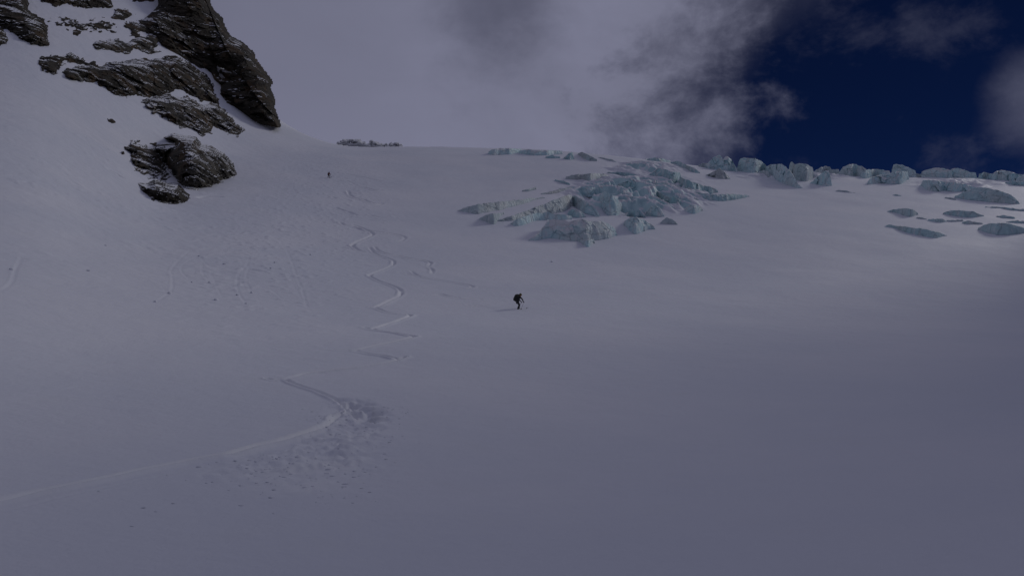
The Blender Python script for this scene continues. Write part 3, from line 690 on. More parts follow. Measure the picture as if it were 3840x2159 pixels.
SER = [
 # central field, lowest row first
 ('broad pale serac lowest in the central icefall', zA([(755,795),(820,745),(870,690),(900,642),(980,640),(1060,655),(1150,638),(1220,655),(1290,650),(1350,670),(1400,710),(1412,745)]), zA([(755,797),(830,798),(900,775),(1000,790),(1090,800),(1180,800),(1230,790),(1300,785),(1360,775),(1412,748)]), m_ice, .20),
 ('hanging ice tongue under the broad pale lowest serac', zA([(1130,790),(1180,792),(1240,785)]), zA([(1130,795),(1185,845),(1215,848),(1240,800)]), m_ice, .05),
 ('narrow flat wedge of grey ice at the left tip of the central icefall', zA([(230,572),(300,545),(420,522),(560,505),(700,490),(800,480),(880,476)]), zA([(230,576),(300,590),(380,600),(450,590),(550,570),(700,530),(800,495),(880,480)]), m_ice_grey, .35),
 ('dark brown-grey ice spike just below the left grey wedge', zA([(395,632),(440,605),(500,595),(570,585)]), zA([(395,636),(450,660),(512,694),(530,640),(570,592)]), m_ice_grey, .1),
 ('long grey ice ramp rising right from the dark ice spike', zA([(520,650),(620,615),(740,575),(860,530),(980,480),(1050,455),(1080,462)]), zA([(520,655),(640,650),(760,620),(880,600),(1000,585),(1060,560),(1080,540)]), m_ice_grey, .3),
 ('low blue ice wall under the long grey ramp', zA([(625,665),(690,630),(780,600),(880,590),(980,600),(1075,610)]), zA([(625,672),(650,690),(720,680),(800,652),(900,640),(1000,640),(1075,632)]), m_ice, .1),
 ('rounded dark blue ice hollow beneath the pointed central serac', zA([(1052,585),(1080,562),(1120,568),(1165,595),(1180,612)]), zA([(1052,600),(1085,618),(1120,628),(1160,622),(1180,618)]), m_ice_dark, .1),
 ('pointed pale serac at the head of the grey ramp', zA([(1070,478),(1100,465),(1150,490),(1200,510),(1250,555),(1280,600)]), zA([(1070,520),(1110,550),(1160,585),(1220,600),(1265,615),(1280,606)]), m_ice, .15),
 ('tall split serac in the middle of the central icefall', zA([(1255,470),(1290,455),(1330,430),(1380,460),(1420,490),(1450,530)]), zA([(1255,480),(1290,540),(1320,585),(1370,602),(1420,585),(1450,545)]), m_ice, .12),
 ('slanting dark blue serac right of the tall split serac', zA([(1350,395),(1385,378),(1420,420),(1450,450),(1465,480)]), zA([(1350,410),(1390,440),(1420,470),(1445,498),(1465,500)]), m_ice_dark, .1),
 ('fan-shaped serac with snowy shoulder right of the split serac', zA([(1440,490),(1470,465),(1530,470),(1580,490),(1620,520)]), zA([(1440,500),(1480,528),(1530,535),(1590,530),(1620,524)]), m_ice_dark, .15),
 ('small square ice block left of the slanting dark serac', zA([(1280,390),(1300,385),(1325,400)]), zA([(1280,430),(1305,440),(1325,425)]), m_ice_dark, .05),
 ('wide pale ice block above the pointed serac', zA([(1090,402),(1150,398),(1210,405),(1275,402)]), zA([(1090,406),(1150,435),(1200,448),(1275,440)]), m_ice, .15),
 ('dark-topped ice wall in the upper left of the central icefall', zA([(1035,325),(1080,310),(1150,305),(1210,300),(1290,298),(1370,312)]), zA([(1035,335),(1100,345),(1160,340),(1210,362),(1290,335),(1370,318)]), m_ice_grey, .25),
 ('thin ice blade above the dark-topped upper wall', zA([(1345,290),(1420,285),(1500,290),(1560,310),(1610,340)]), zA([(1345,300),(1440,302),(1500,325),(1560,340),(1610,346)]), m_ice_dark, .15),
 ('rounded serac between thin ice blade and big dark wall', zA([(1425,375),(1480,358),(1530,345),(1590,362),(1660,375)]), zA([(1425,382),(1480,395),(1540,412),(1605,425),(1660,382)]), m_ice_dark, .15),
 ('big dark blue-green ice wall at the top of the central icefall', zA([(1620,335),(1660,300),(1720,262),(1780,268),(1830,285),(1885,292)]), zA([(1620,345),(1680,330),(1740,345),(1800,370),(1850,378),(1885,330)]), m_ice_dark, .08),
 ('dark ice wall running right below the big blue-green wall', zA([(1880,320),(1930,345),(1990,365),(2060,390),(2140,410),(2160,420)]), zA([(1880,380),(1910,440),(1960,465),(2040,445),(2120,440),(2160,428)]), m_ice_dark, .08),
 ('long low ice wall pointing right at the central icefall edge', zA([(1990,440),(2060,445),(2140,455),(2240,450),(2320,455),(2395,464)]), zA([(1990,460),(2050,490),(2130,508),(2220,505),(2300,490),(2395,468)]), m_ice_dark, .12),
 ('egg-shaped pale serac below the big blue-green wall', zA([(1710,400),(1740,362),(1780,365),(1820,390),(1850,430)]), zA([(1710,410),(1750,435),(1800,450),(1830,448),(1850,438)]), m_ice, .12),
 ('curved dark crevasse wall under the egg-shaped serac', zA([(1685,420),(1720,435),(1760,458),(1800,478)]), zA([(1685,430),(1710,470),(1750,498),(1800,500)]), m_ice_dark, .05),
 ('small jagged ice block in front of the egg-shaped serac', zA([(1800,480),(1830,470),(1870,490),(1925,520)]), zA([(1800,495),(1830,535),(1865,545),(1925,526)]), m_ice_dark, .1),
 ('small blue serac under the long low right-pointing wall', zA([(1965,500),(1990,478),(2020,490),(2050,515)]), zA([(1965,508),(1990,520),(2020,524),(2050,520)]), m_ice, .1),
 ('isolated rounded ice block at the right foot of the icefall', zA([(1922,560),(1950,535),(1990,532),(2040,545),(2048,560)]), zA([(1922,575),(1960,592),(2000,600),(2030,580),(2048,566)]), m_ice, .15),
 ('dark-streaked serac standing between the lower ice blocks', zA([(1635,575),(1670,545),(1700,535),(1740,560),(1760,600)]), zA([(1635,580),(1670,600),(1720,612),(1750,614),(1760,606)]), m_ice, .12),
 ('tiny zigzag ice edge left of the dark-streaked serac', zA([(1500,582),(1520,562),(1560,585),(1585,568),(1620,612)]), zA([(1500,590),(1525,585),(1560,612),(1590,600),(1620,618)]), m_ice_dark, .08),
 ('wedge-shaped pale serac right of the broad lowest serac', zA([(1470,650),(1510,628),(1560,625),(1620,645),(1690,690),(1695,705)]), zA([(1470,670),(1510,725),(1550,745),(1600,732),(1650,705),(1695,708)]), m_ice, .15),
 ('small grey-topped ice block right of the wedge-shaped serac', zA([(1738,660),(1780,625),(1820,635),(1862,668)]), zA([(1738,664),(1790,665),(1830,672),(1862,674)]), m_ice_grey, .15),
 ('slim slanting crevasse edge on the smooth snow, upper left of the icefall', zA([(955,342),(1000,350),(1060,370)]), zA([(955,346),(1000,362),(1060,375)]), m_ice_dark, .1),
 ('short faint ice crack left of the wide pale block', zA([(710,424),(760,410),(812,402)]), zA([(710,430),(760,426),(812,408)]), m_ice_grey, .3),
 ('faint grey ice strip between the ramp and upper snow', zA([(850,448),(920,432),(1000,412),(1080,405)]), zA([(850,452),(930,450),(1000,440),(1080,425)]), m_ice_grey, .35),
 # skyline ice, centre
 ('curled pale ice lip at the left end of the snow crest', zA([(458,140),(480,122),(540,112),(620,112),(700,118)]), zA([(458,150),(490,162),(550,158),(620,155),(700,135)]), m_ice, .2),
 ('wavy blue ice band on the crest beside the curled lip', zA([(690,128),(740,122),(820,126),(900,128),(1005,132)]), zA([(690,150),(750,155),(820,165),(900,162),(1005,150)]), m_ice, .2),
 ('short dark ice step under the wavy crest band', zA([(885,172),(930,162),(990,175)]), zA([(885,180),(940,186),(990,186)]), m_ice_dark, .1),
 ('small triangular ice tooth on the crest', zA([(1020,178),(1060,150),(1085,135),(1095,180)]), zA([(1020,186),(1050,195),(1080,196),(1095,190)]), m_ice_dark, .1),
 ('second ice tooth on the crest with snow beside it', zA([(1125,150),(1160,140),(1200,165),(1265,190)]), zA([(1125,162),(1160,182),(1200,205),(1265,205)]), m_ice_grey, .15),
 ('long snow-covered ice step descending along the crest', zA([(1270,178),(1320,180),(1370,195),(1410,212)]), zA([(1270,184),(1320,195),(1370,210),(1410,217)]), m_ice_grey, .2),
 ('flat dark ice shelf on the crest above the central icefall', zA([(1630,190),(1700,182),(1760,190),(1810,205)]), zA([(1630,196),(1680,212),(1740,222),(1810,222)]), m_ice_dark, .15),
 ('leaning ice slab sloping right below the crest shelf', zA([(1815,212),(1860,205),(1920,230),(1990,262),(2030,290)]), zA([(1815,228),(1870,240),(1920,262),(1975,292),(2030,296)]), m_ice_dark, .15),
 # skyline ridge of seracs
 ('grey ice foot left of the twin-peaked ridge serac', zB([(40,250),(80,232),(130,240),(165,270)]), zB([(40,256),(100,262),(140,275),(165,280)]), m_ice_grey, .1),
 ('twin-peaked white serac on the skyline where cloud meets blue sky', zB([(100,245),(130,215),(165,180),(200,166),(218,180),(228,205),(245,190),(262,182),(290,195),(320,240),(338,270)]), zB([(100,250),(150,255),(200,262),(240,270),(290,275),(315,300),(338,305)]), m_ice, .12),
 ('low triangular ice block in front of the twin-peaked serac', zB([(100,322),(140,305),(170,290),(205,272),(240,300),(285,345)]), zB([(100,330),(150,342),(200,352),(240,355),(285,352)]), m_ice_grey, .2),
 ('domed white serac with sunlit rim on the skyline', zB([(336,290),(350,230),(365,196),(420,192),(480,196),(530,220),(565,250),(580,290)]), zB([(336,298),(380,300),(440,310),(500,322),(550,300),(580,296)]), m_ice, .08),
 ('small grey ice block wedged between the domed and boulder-like seracs', zB([(512,300),(545,285),(590,300)]), zB([(512,318),(550,335),(590,345)]), m_ice_grey, .12),
 ('dark-cracked blue serac tilting right beside the domed one', zB([(572,262),(600,245),(640,240),(690,240),(730,270),(765,310),(790,350),(815,395),(850,425)]), zB([(572,320),(620,350),(680,380),(720,405),(760,415),(800,425),(850,432)]), m_ice, .08),
 ('square snowy serac with vertical walls on the blue skyline', zB([(742,290),(752,235),(768,222),(790,238),(850,235),(900,248),(930,270),(936,300)]), zB([(742,330),(790,360),(840,370),(890,375),(920,360),(936,330)]), m_ice_grey, .05),
 ('pyramid serac with sunlit right edge in front of the ridge', zB([(915,385),(950,355),(980,325),(1030,292),(1055,290),(1072,350),(1080,410)]), zB([(915,392),(960,402),(1010,412),(1060,418),(1080,414)]), m_ice, .1),
 ('small ice knob behind the pyramid serac', zB([(935,300),(980,275),(1020,258),(1060,262),(1075,280)]), zB([(935,320),(980,330),(1020,330),(1060,300),(1075,296)]), m_ice_grey, .1),
 ('little square ice notch right of the pyramid serac', zB([(1078,285),(1110,278),(1135,290)]), zB([(1078,310),(1105,325),(1135,312)]), m_ice_grey, .1),
 ('long smooth ice dome on the skyline', zB([(1140,300),(1165,262),(1210,243),(1270,240),(1320,260),(1345,280)]), zB([(1140,305),(1180,330),(1230,338),(1300,318),(1345,300)]), m_ice, .12),
 ('crumpled ice wall right of the long ice dome', zB([(1290,315),(1340,290),(1400,278),(1470,285),(1530,295)]), zB([(1290,330),(1330,350),(1400,335),(1460,330),(1530,325)]), m_ice, .15),
 ('wide ice block with black crack below the notched skyline', zB([(1358,380),(1380,345),(1440,330),(1510,320),(1560,300),(1620,300),(1670,300)]), zB([(1358,402),(1420,392),(1500,390),(1560,392),(1630,390),(1670,352)]), m_ice, .12),
 ('upright serac jutting above the ridge, dark crack at its foot', zB([(1548,280),(1560,245),(1580,237),(1640,250),(1690,272),(1730,295)]), zB([(1548,300),(1600,292),(1640,300),(1690,305),(1730,306)]), m_ice, .06),
 ('low snowy ice step right of the upright serac', zB([(1685,318),(1730,308),(1780,318)]), zB([(1685,330),(1730,342),(1780,332)]), m_ice_grey, .15),
 ('faint rounded ice step on the far right skyline', zB([(1780,300),(1830,278),(1890,268),(1960,272),(2010,290)]), zB([(1780,308),(1840,310),(1900,305),(1960,318),(2010,318)]), m_ice, .15),
 ('dark-notched ice wall right of the rounded skyline step', zB([(1985,300),(2020,272),(2060,270),(2120,290),(2200,310)]), zB([(1985,315),(2040,330),(2100,345),(2160,352),(2200,350)]), m_ice, .12),
 ('twin ice domes on the skyline at the right', zB([(2225,320),(2260,305),(2320,320),(2370,295),(2430,290),(2500,305),(2560,320),(2700,330)]), zB([(2225,345),(2290,360),(2350,365),(2420,365),(2490,370),(2560,382),(2700,380)]), m_ice, .12),
 ('dark undercut at the right edge of the skyline ice', zB([(2430,380),(2500,372),(2600,385),(2720,390)]), zB([(2430,388),(2500,400),(2600,408),(2720,410)]), m_ice_dark, .05),
 # right field
 ('long ice cliff facing down, upper right snowfield', zB([(1770,400),(1790,362),(1850,362),(1920,370),(2000,378),(2100,395),(2200,420)]), zB([(1770,405),(1810,440),(1880,455),(1950,445),(2050,455),(2130,450),(2200,436)]), m_ice, .1),
 ('big sloping blue ice sheet right of the long ice cliff', zB([(2040,490),(2120,455),(2210,420),(2300,425),(2400,450),(2480,480),(2540,540)]), zB([(2040,496),(2120,515),(2200,520),(2300,530),(2400,542),(2480,548),(2540,548)]), m_ice, .30),
 ('thin grey crevasse line on the snow under the skyline pyramid', zB([(1085,452),(1140,444),(1200,450),(1290,474)]), zB([(1085,456),(1140,462),(1200,466),(1290,478)]), m_ice_grey, .15),
 ('tiny dark crevasse slot in the middle of the right snowfield', zB([(1550,484),(1580,480),(1620,486)]), zB([(1550,488),(1580,494),(1620,492)]), m_ice_dark, .1),
 ('small brown-tinged ice rib under the long ice cliff', zB([(1960,500),(2000,498),(2045,510)]), zB([(1960,504),(2000,512),(2045,516)]), m_ice_grey, .1),
 ('pointed crevasse wall, upper left of the right-hand crevasses', zB([(1510,604),(1560,592),(1640,588),(1710,592),(1745,615)]), zB([(1510,608),(1580,615),(1640,640),(1700,652),(1745,628)]), m_ice, .12),
 ('lens-shaped crevasse wall right of the pointed one', zB([(1950,615),(2010,602),(2100,600),(2190,612),(2260,640)]), zB([(1950,622),(2040,642),(2140,654),(2220,652),(2260,644)]), m_ice, .12),
 ('narrow crevasse slit touching the right end of the lens-shaped wall', zB([(2365,642),(2420,638),(2500,652)]), zB([(2365,646),(2430,656),(2500,658)]), m_ice_dark, .12),
 ('thin crevasse line high at the right edge', zB([(2270,572),(2380,570),(2480,585),(2600,592)]), zB([(2270,575),(2380,580),(2480,596),(2700,606)]), m_ice_dark, .15),
 ('thin crevasse line lower at the right edge', zB([(2440,686),(2520,680),(2600,684),(2720,690)]), zB([(2440,690),(2520,696),(2600,700),(2720,704)]), m_ice_dark, .15),
 ('short brownish crevasse lip left of the flat blue slot', zB([(1740,655),(1780,653),(1820,668)]), zB([(1740,660),(1780,668),(1820,674)]), m_ice_grey, .1),
 ('flat blue crevasse slot between two brownish lips', zB([(1830,672),(1880,664),(1940,668),(1972,680)]), zB([(1830,680),(1880,694),(1940,698),(1972,688)]), m_ice, .12),
 ('brownish crevasse lip right of the flat blue slot', zB([(1975,678),(2030,675),(2098,676)]), zB([(1975,684),(2030,692),(2098,684)]), m_ice_grey, .1),
 ('slender blue crevasse slot joining the large right lens', zB([(2098,688),(2150,682),(2250,696)]), zB([(2098,700),(2160,708),(2250,704)]), m_ice, .12),
 ('large lens-shaped blue crevasse wall at the right edge', zB([(2220,740),(2270,710),(2350,700),(2440,702),(2520,720),(2600,740),(2700,755)]), zB([(2220,748),(2290,770),(2370,785),(2450,788),(2530,778),(2600,765),(2700,760)]), m_ice, .18),
 ('lowest crevasse wall, a long blue blade on the right snowfield', zB([(1475,722),(1550,714),(1640,725),(1740,740),(1840,752),(1920,775),(1972,790)]), zB([(1475,726),(1560,738),(1640,770),(1740,795),(1830,812),(1895,820),(1972,794)]), m_ice, .14),
]
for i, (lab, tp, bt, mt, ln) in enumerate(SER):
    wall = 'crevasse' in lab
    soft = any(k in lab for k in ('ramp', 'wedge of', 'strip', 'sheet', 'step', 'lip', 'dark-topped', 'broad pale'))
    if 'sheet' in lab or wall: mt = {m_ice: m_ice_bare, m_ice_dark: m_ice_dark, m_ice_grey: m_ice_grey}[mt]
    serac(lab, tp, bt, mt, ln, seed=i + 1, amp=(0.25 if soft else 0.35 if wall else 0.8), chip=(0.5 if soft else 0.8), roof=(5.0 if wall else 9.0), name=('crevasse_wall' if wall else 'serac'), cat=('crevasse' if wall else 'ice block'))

# ------------------------------------------------------------------ loose snow
def clod_mesh(name, r, seed, flat=0.7):
    bm = bmesh.new(); bmesh.ops.create_icosphere(bm, subdivisions=2, radius=r)
    for v in bm.verts:
        k = 1 + 0.35 * float(vnoise(v.co.x / r * 1.3 + seed, v.co.y / r * 1.3, v.co.z / r * 1.3, seed))
        v.co = Vector((v.co.x * k, v.co.y * k, v.co.z * k * flat))
    me = bpy.data.meshes.new(name); bm.to_mesh(me); bm.free(); me.materials.append(m_snow)
    for p in me.polygons: p.use_smooth = True
    return me
clods = [clod_mesh('snow_clod', 1.0, s, f) for s, f in ((3, .8), (8, .7), (15, .9))]
rng = random.Random(4)
BALLS = z8([(785,443),(85,607),(1425,715),(1558,720),(1260,790),(1155,850),(1828,868),(1763,803),(1870,790),(1605,840),(2010,620),(2040,573),(1665,588),(1480,525),(2308,503),(655,620)]) + [(2069,981)]
for i, (u, v) in enumerate(BALLS):
    p = ground_pt(np.array([u]), np.array([v]))[0]
    o = bpy.data.objects.new('snowball', clods[i % 3]); COL.objects.link(o)
    q = rng.uniform(.10, .17)
    o.location = (p[0], p[1], float(snow_z(p[0], p[1])) + q * 0.35); o.scale = (q * 1.2, q, q); o.rotation_euler = (0, 0, rng.uniform(0, 6))
    tag(o, 'small rolled ball of snow lying on the smooth slope', 'snowball', 'rolled snowballs scattered over the slope')
FCLODS = z6([(595,880),(865,970),(1245,830),(795,1080),(1045,945),(1650,1010),(2230,885),(1190,735),(940,995),(1380,870),(2330,690)])
for i, (u, v) in enumerate(FCLODS):
    p = ground_pt(np.array([u]), np.array([v]))[0]
    o = bpy.data.objects.new('snow_clod', clods[i % 3]); COL.objects.link(o)
    q = rng.uniform(.02, .035)
    o.location = (p[0], p[1], float(snow_z(p[0], p[1])) + q * 0.25); o.scale = (q * 1.4, q, q * 0.4); o.rotation_euler = (0, 0, rng.uniform(0, 6))
    tag(o, 'loose clod of snow lying beyond the edge of the churned turn', 'snow clod', 'loose clods in the near snow')
# churned lumps around the near turn: too many to count
pts = []
rn = np.random.RandomState(5)
xy0, xy1 = dw.min(0) - 1.5, dw.max(0) + 1.5
C = rn.rand(9000, 2) * (xy1 - xy0) + xy0
sdv = inpoly_sd(C[:, 0], C[:, 1], dw)
keep = rn.rand(len(C)) < sstep(sdv, -1.6, 1.2) * (0.12 + 0.5 * sstep(fbm(C[:, 0] / 2, C[:, 1] / 2.6, 1.1, 2, 71), 0, 0.6))
C = C[keep][:350]
base = clod_mesh('churned_snow', 1.0, 5, 0.7); bv = np.array([v.co[:] for v in base.vertices]); bf = np.array([p.vertices[:] for p in base.polygons])
bm = bmesh.new(); bmesh.ops.create_icosphere(bm, subdivisions=1, radius=1.0)
bv = np.array([v.co[:] for v in bm.verts]); bf = np.array([[v.index for v in f.verts] for f in bm.faces]); bm.free()
V, F = [], []
for i, (x, y) in enumerate(C):
    q = 0.022 + 0.045 * rn.rand() ** 2.5
    a = rn.rand() * 6.28
    vv = bv * (1 + 0.3 * (rn.rand(len(bv), 1) - .5)) * np.array([q * rn.uniform(.9, 1.9), q, q * 0.28])
    vv = np.stack([vv[:, 0] * math.cos(a) - vv[:, 1] * math.sin(a), vv[:, 0] * math.sin(a) + vv[:, 1] * math.cos(a), vv[:, 2]], 1)
    V.append(vv + np.array([x, y, float(snow_z(x, y)) + q * 0.05])); F.append(bf + i * len(bv))
o = mesh_obj('churned_snow', np.concatenate(V), np.concatenate(F), m_snow)
tag(o, 'churned lumps of snow thrown up below the near ski turn', kind='stuff')

# ------------------------------------------------------------------ people
def plain(name, c, rough=0.7):
    m, t, b = new_mat(name)
    n = t.noise(t.node('ShaderNodeTexCoord').outputs['Object'], 9.0, 4, 0.6)
    setin(t, b, 'Base Color', t.mix(n, tuple(q * 0.7 for q in c), tuple(min(1, q * 1.25) for q in c)))
    setin(t, b, 'Roughness', rough)
    return m
mm_jacket = plain('dark_jacket', (0.012, 0.013, 0.02)); mm_pants = plain('dark_trousers', (0.012, 0.013, 0.02))
mm_red = plain('dark_red_jacket', (0.12, 0.012, 0.014)); mm_boot = plain('ski_boot', (0.02, 0.02, 0.022), 0.4)
mm_glove = plain('dark_glove', (0.01, 0.01, 0.01)); mm_skin = plain('skin', (0.42, 0.25, 0.18), 0.5)
mm_pack = plain('black_pack', (0.008, 0.010, 0.008)); mm_helm = plain('olive_helmet', (0.10, 0.085, 0.02), 0.4)
mm_orange = plain('orange_trim', (0.40, 0.12, 0.03)); mm_ski = plain('dark_ski', (0.03, 0.03, 0.035), 0.4)
mm_pole = plain('grey_pole', (0.12, 0.12, 0.12), 0.4); mm_blackhelm = plain('black_helmet', (0.015, 0.012, 0.014), 0.4)

def skin_body(name, joints, bones, mats, pick):
    me = bpy.data.meshes.new(name)
    names = list(joints); idx = {n: i for i, n in enumerate(names)}
    me.from_pydata([joints[n][:3] for n in names], [(idx[a], idx[b_]) for a, b_ in bones], [])
    o = bpy.data.objects.new(name, me); COL.objects.link(o)
    sk = o.modifiers.new('skin', 'SKIN'); sk.use_smooth_shade = True
    for n, i in idx.items():
        r_ = joints[n][3]; sv = me.skin_vertices[0].data[i]
        sv.radius = (r_, r_) if not isinstance(r_, tuple) else r_
        sv.use_root = (n == 'pelvis')
    ss = o.modifiers.new('sub', 'SUBSURF'); ss.levels = 1; ss.render_levels = 1
    bpy.context.view_layer.update()
    dg = bpy.context.evaluated_depsgraph_get()
    nm = bpy.data.meshes.new_from_object(o.evaluated_get(dg))
    o.modifiers.clear(); o.data = nm; nm.name = name
    nm.materials.clear()
    for m in mats: nm.materials.append(m)
    for p in nm.polygons:
        p.use_smooth = True; p.material_index = pick(p.center)
    return o
def bm_part(name, fn, mat, parent, smooth=True):
    bm = bmesh.new(); fn(bm); me = bpy.data.meshes.new(name); bm.to_mesh(me); bm.free()
    me.materials.append(mat)
    for p in me.polygons: p.use_smooth = smooth
    o = bpy.data.objects.new(name, me); COL.objects.link(o)
    if parent: o.parent = parent
    return o
def ball(bm, c, r, sub=3):
    g = bmesh.ops.create_icosphere(bm, subdivisions=sub, radius=1.0)
    for v in g['verts']: v.co = Vector((c[0] + v.co.x * r[0], c[1] + v.co.y * r[1], c[2] + v.co.z * r[2]))
    return g['verts']
def tube(bm, a, b_, ra, rb, seg=8):
    a, b_ = Vector(a), Vector(b_); q = (b_ - a).to_track_quat('Z', 'Y')
    rings = []
    for p, r_ in ((a, ra), (b_, rb)):
        rings.append([bm.verts.new(p + q @ Vector((math.cos(k * 2 * math.pi / seg) * r_, math.sin(k * 2 * math.pi / seg) * r_, 0))) for k in range(seg)])
    for k in range(seg):
        bm.faces.new((rings[0][k], rings[0][(k + 1) % seg], rings[1][(k + 1) % seg], rings[1][k]))
    bm.faces.new(rings[0][::-1]); bm.faces.new(rings[1])

def skier(u, v, yaw, scale, label, look, who, jacket, helm, trim, ski_len=1.7, pack_label='', sk_label='', pole_label='', arm=0):
    """crouching figure that travels along its own +X; the far leg leads"""
    J = {
     'pelvis': (-.10, 0, .80, .175), 'waist': (-.03, 0, .95, .18), 'chest': (.11, 0, 1.16, (.22, .22)), 'neck': (.22, 0, 1.31, .085),
     'head0': (.27, 0, 1.36, .09), 'head1': (.32, 0, 1.42, .105), 'head2': (.33, 0, 1.50, .09),
     'hipR': (-.10, -.11, .76, .115), 'kneeR': (.06, -.17, .47, .092), 'shinR': (-.04, -.17, .28, .080), 'ankR': (-.13, -.17, .12, .068), 'heelR': (-.16, -.17, .075, .055), 'toeR': (.08, -.17, .065, .05),
     'hipL': (-.05, .11, .76, .115), 'kneeL': (.30, .15, .56, .082), 'shinL': (.25, .15, .36, .072), 'ankL': (.20, .15, .16, .062), 'heelL': (.15, .15, .085, .055), 'toeL': (.40, .15, .075, .05),
     'shR': (.11, -.20, 1.26, .085), 'elR': (.31, -.33, 1.00, .066), 'wrR': (.42, -.29, .80, .045), 'haR': (.46, -.27, .75, .045),
     'shL': (.13, .20, 1.26, .085), 'elL': (.36, .31, 1.00, .066), 'wrL': (.50, .27, .82, .045), 'haL': (.54, .25, .77, .045)}
    Bn = [('pelvis', 'waist'), ('waist', 'chest'), ('chest', 'neck'), ('neck', 'head0'), ('head0', 'head1'), ('head1', 'head2'),
          ('pelvis', 'hipR'), ('hipR', 'kneeR'), ('kneeR', 'shinR'), ('shinR', 'ankR'), ('ankR', 'heelR'), ('ankR', 'toeR'),
          ('pelvis', 'hipL'), ('hipL', 'kneeL'), ('kneeL', 'shinL'), ('shinL', 'ankL'), ('ankL', 'heelL'), ('ankL', 'toeL'),
          ('chest', 'shR'), ('shR', 'elR'), ('elR', 'wrR'), ('wrR', 'haR'), ('chest', 'shL'), ('shL', 'elL'), ('elL', 'wrL'), ('wrL', 'haL')]
    for sd_, hx, hy, hz in (('R', .46, -.27, .75), ('L', .54, .25, .77)):
        for k, (dy_, ln_) in enumerate(((-.030, .050), (-.010, .056), (.010, .052), (.030, .042))):
            a, b_, c = f'f{k}a{sd_}', f'f{k}b{sd_}', f'f{k}c{sd_}'
            J[a] = (hx + .035, hy + dy_, hz + .0, .011); J[b_] = (hx + .035 + ln_ * .7, hy + dy_, hz - .020, .010); J[c] = (hx + .04 + ln_ * .35, hy + dy_, hz - .055, .009)
            Bn += [('ha' + sd_, a), (a, b_), (b_, c)]
        sg = 1 if sd_ == 'R' else -1
        J['t1' + sd_] = (hx + .01, hy + sg * .045, hz + .01, .012); J['t2' + sd_] = (hx + .05, hy + sg * .040, hz - .01, .010)
        Bn += [('ha' + sd_, 't1' + sd_), ('t1' + sd_, 't2' + sd_)]
    def pick(c):
        if c.z > 1.34 and c.x > .16: return 0
        if c.x > .41 and .62 < c.z < .86: return 4
        if c.z < .22: return 3
        if c.z < .84 and not (abs(c.y) > .22): return 2
        return 1
    body = skin_body('person', J, Bn, [mm_skin, jacket, mm_pants, mm_boot, mm_glove], pick)
    hl = bm_part('helmet', lambda bm: [setattr(v, 'co', Vector((v.co.x, v.co.y, max(v.co.z, 1.41 + (v.co.x - .3) * .25)))) for v in ball(bm, (.305, 0, 1.465), (.145, .125, .14))], helm, body)
    bm_part('goggles', lambda bm: ball(bm, (.415, 0, 1.445), (.035, .085, .04), 2), trim, body)
    bm_part('collar', lambda bm: tube(bm, (.20, 0, 1.28), (.255, 0, 1.365), .11, .10, 12), trim, body)
    p = ground_pt(np.array([u]), np.array([v]))[0]
    z0 = float(snow_z(p[0], p[1]))
    M = Matrix.Translation((p[0], p[1], z0 - 0.11 * min(1, scale))) @ Matrix.Rotation(R(yaw), 4, 'Z') @ Matrix.Scale(scale, 4)
    body.matrix_world = M
    tag(body, label, 'person', 'skiers on the glacier slope')
    # rucksack
    pk = bpy.data.objects.new('backpack', None); COL.objects.link(pk); pk.empty_display_size = .1; pk.matrix_world = M
    def bag(bm):
        vs = ball(bm, (0, 0, 0), (.5, .5, .5), 3)
        for v in vs:
            c = v.co; k = [math.copysign(abs(q * 2) ** 0.55 / 2, q) for q in c]
            lean = R(24)
            x, y, z = k[0] * .42, k[1] * .44, k[2] * .68
            if z < 0: x *= 1.0 + .2 * abs(k[2])
            v.co = Vector((-.17 + x * math.cos(lean) + z * math.sin(lean), y, 1.15 - x * math.sin(lean) + z * math.cos(lean)))
    bm_part('bag', bag, mm_pack, pk)
    bm_part('lid', lambda bm: ball(bm, (-.03, 0, 1.44), (.18, .18, .08), 2), mm_pack, pk)
    for sy in (-.11, .11):
        bm_part('strap', lambda bm: (tube(bm, (.02, sy, 1.40), (.17, sy, 1.33), .022, .022), tube(bm, (.17, sy, 1.33), (.20, sy * 1.15, 1.12), .022, .02), tube(bm, (.20, sy * 1.15, 1.12), (.02, sy * 1.4, .98), .02, .02)), mm_pack, pk)
    tag(pk, pack_label, 'backpack')
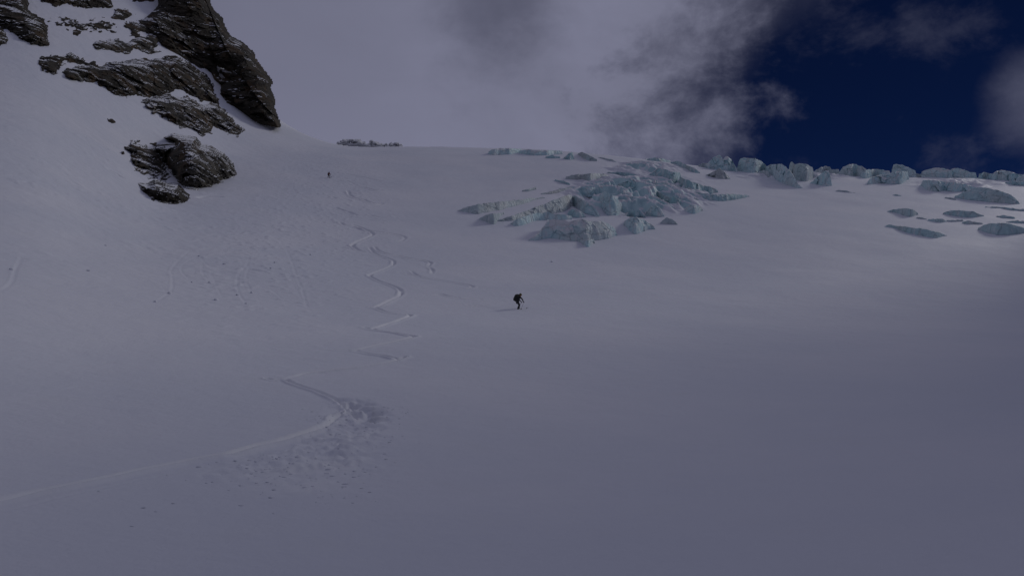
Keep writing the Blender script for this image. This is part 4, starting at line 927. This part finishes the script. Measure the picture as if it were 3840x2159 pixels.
    # skis: separate things, tips out of the snow
    for k, (fx, fy, fz, lead) in enumerate(((-.04, -.17, .0, 'near'), (.28, .15, .01, 'far'))):
        def skif(bm):
            n = 22; prev = None
            for i in range(n + 1):
                s_ = i / n; x = -.75 + s_ * ski_len
                up = 0.22 * max(0, (s_ - .84) / .16) ** 2 + 0.03 * max(0, (.08 - s_) / .08)
                wd = .052 + .012 * abs(s_ - .45) * 2
                if s_ > .95: wd *= 1 - ((s_ - .95) / .05) * .6
                ring = [bm.verts.new((fx + x, fy + a * wd, fz + .03 + up + b_)) for a, b_ in ((-1, 0), (1, 0), (1, .014), (-1, .014))]
                if prev:
                    for q in range(4): bm.faces.new((prev[q], prev[(q + 1) % 4], ring[(q + 1) % 4], ring[q]))
                else: bm.faces.new(ring[::-1])
                prev = ring
            bm.faces.new(prev)
        so = bpy.data.objects.new('ski', None); COL.objects.link(so); so.matrix_world = M; so.empty_display_size = .1
        bm_part('ski_board', skif, mm_ski, so, False)
        bm_part('heel_binding', lambda bm: tube(bm, (fx - .14, fy, fz + .045), (fx - .14, fy, fz + .09), .035, .03), mm_boot, so)
        bm_part('toe_binding', lambda bm: tube(bm, (fx + .14, fy, fz + .045), (fx + .14, fy, fz + .08), .035, .03), mm_boot, so)
        tag(so, sk_label[k], 'ski')
    for k, (h, tip) in enumerate((((.50, -.27, .74), (.02, -.50, .05)), ((.58, .25, .76), (.12, .50, .05)))):
        po = bpy.data.objects.new('ski_pole', None); COL.objects.link(po); po.matrix_world = M; po.empty_display_size = .1
        hv, tv = Vector(h), Vector(tip); dv = (tv - hv).normalized()
        bm_part('shaft', lambda bm: tube(bm, hv, tv, .011, .008), mm_pole, po)
        bm_part('grip', lambda bm: tube(bm, hv - dv * .09, hv + dv * .05, .017, .015), mm_glove, po)
        bm_part('basket', lambda bm: tube(bm, tv - dv * .08, tv - dv * .07, .055, .055, 12), mm_glove, po)
        tag(po, pole_label[k], 'ski pole')
    return body
skier(1942, 1163, 32, 1.06, 'crouching skier in dark clothes with a big backpack on the middle of the slope', 0, 'near', mm_jacket, mm_helm, mm_orange,
      pack_label='big black backpack on the nearer skier in the middle of the slope',
      sk_label=('trailing ski under the nearer skier, on the side towards the viewer', 'leading ski of the nearer skier with its tip out of the powder'),
      pole_label=('ski pole held in the right hand of the nearer skier', 'ski pole held ahead in the left hand of the nearer skier'))
skier(1233, 667, -52, 1.02, 'tiny far skier with a dark red jacket, high on the slope below the snow crest', 0, 'far', mm_red, mm_blackhelm, mm_red,
      pack_label='small dark backpack on the far skier below the crest',
      sk_label=('ski under the rear foot of the far skier', 'ski under the leading foot of the far skier'),
      pole_label=('ski pole held at the near side by the far skier', 'ski pole held out ahead by the far skier'))
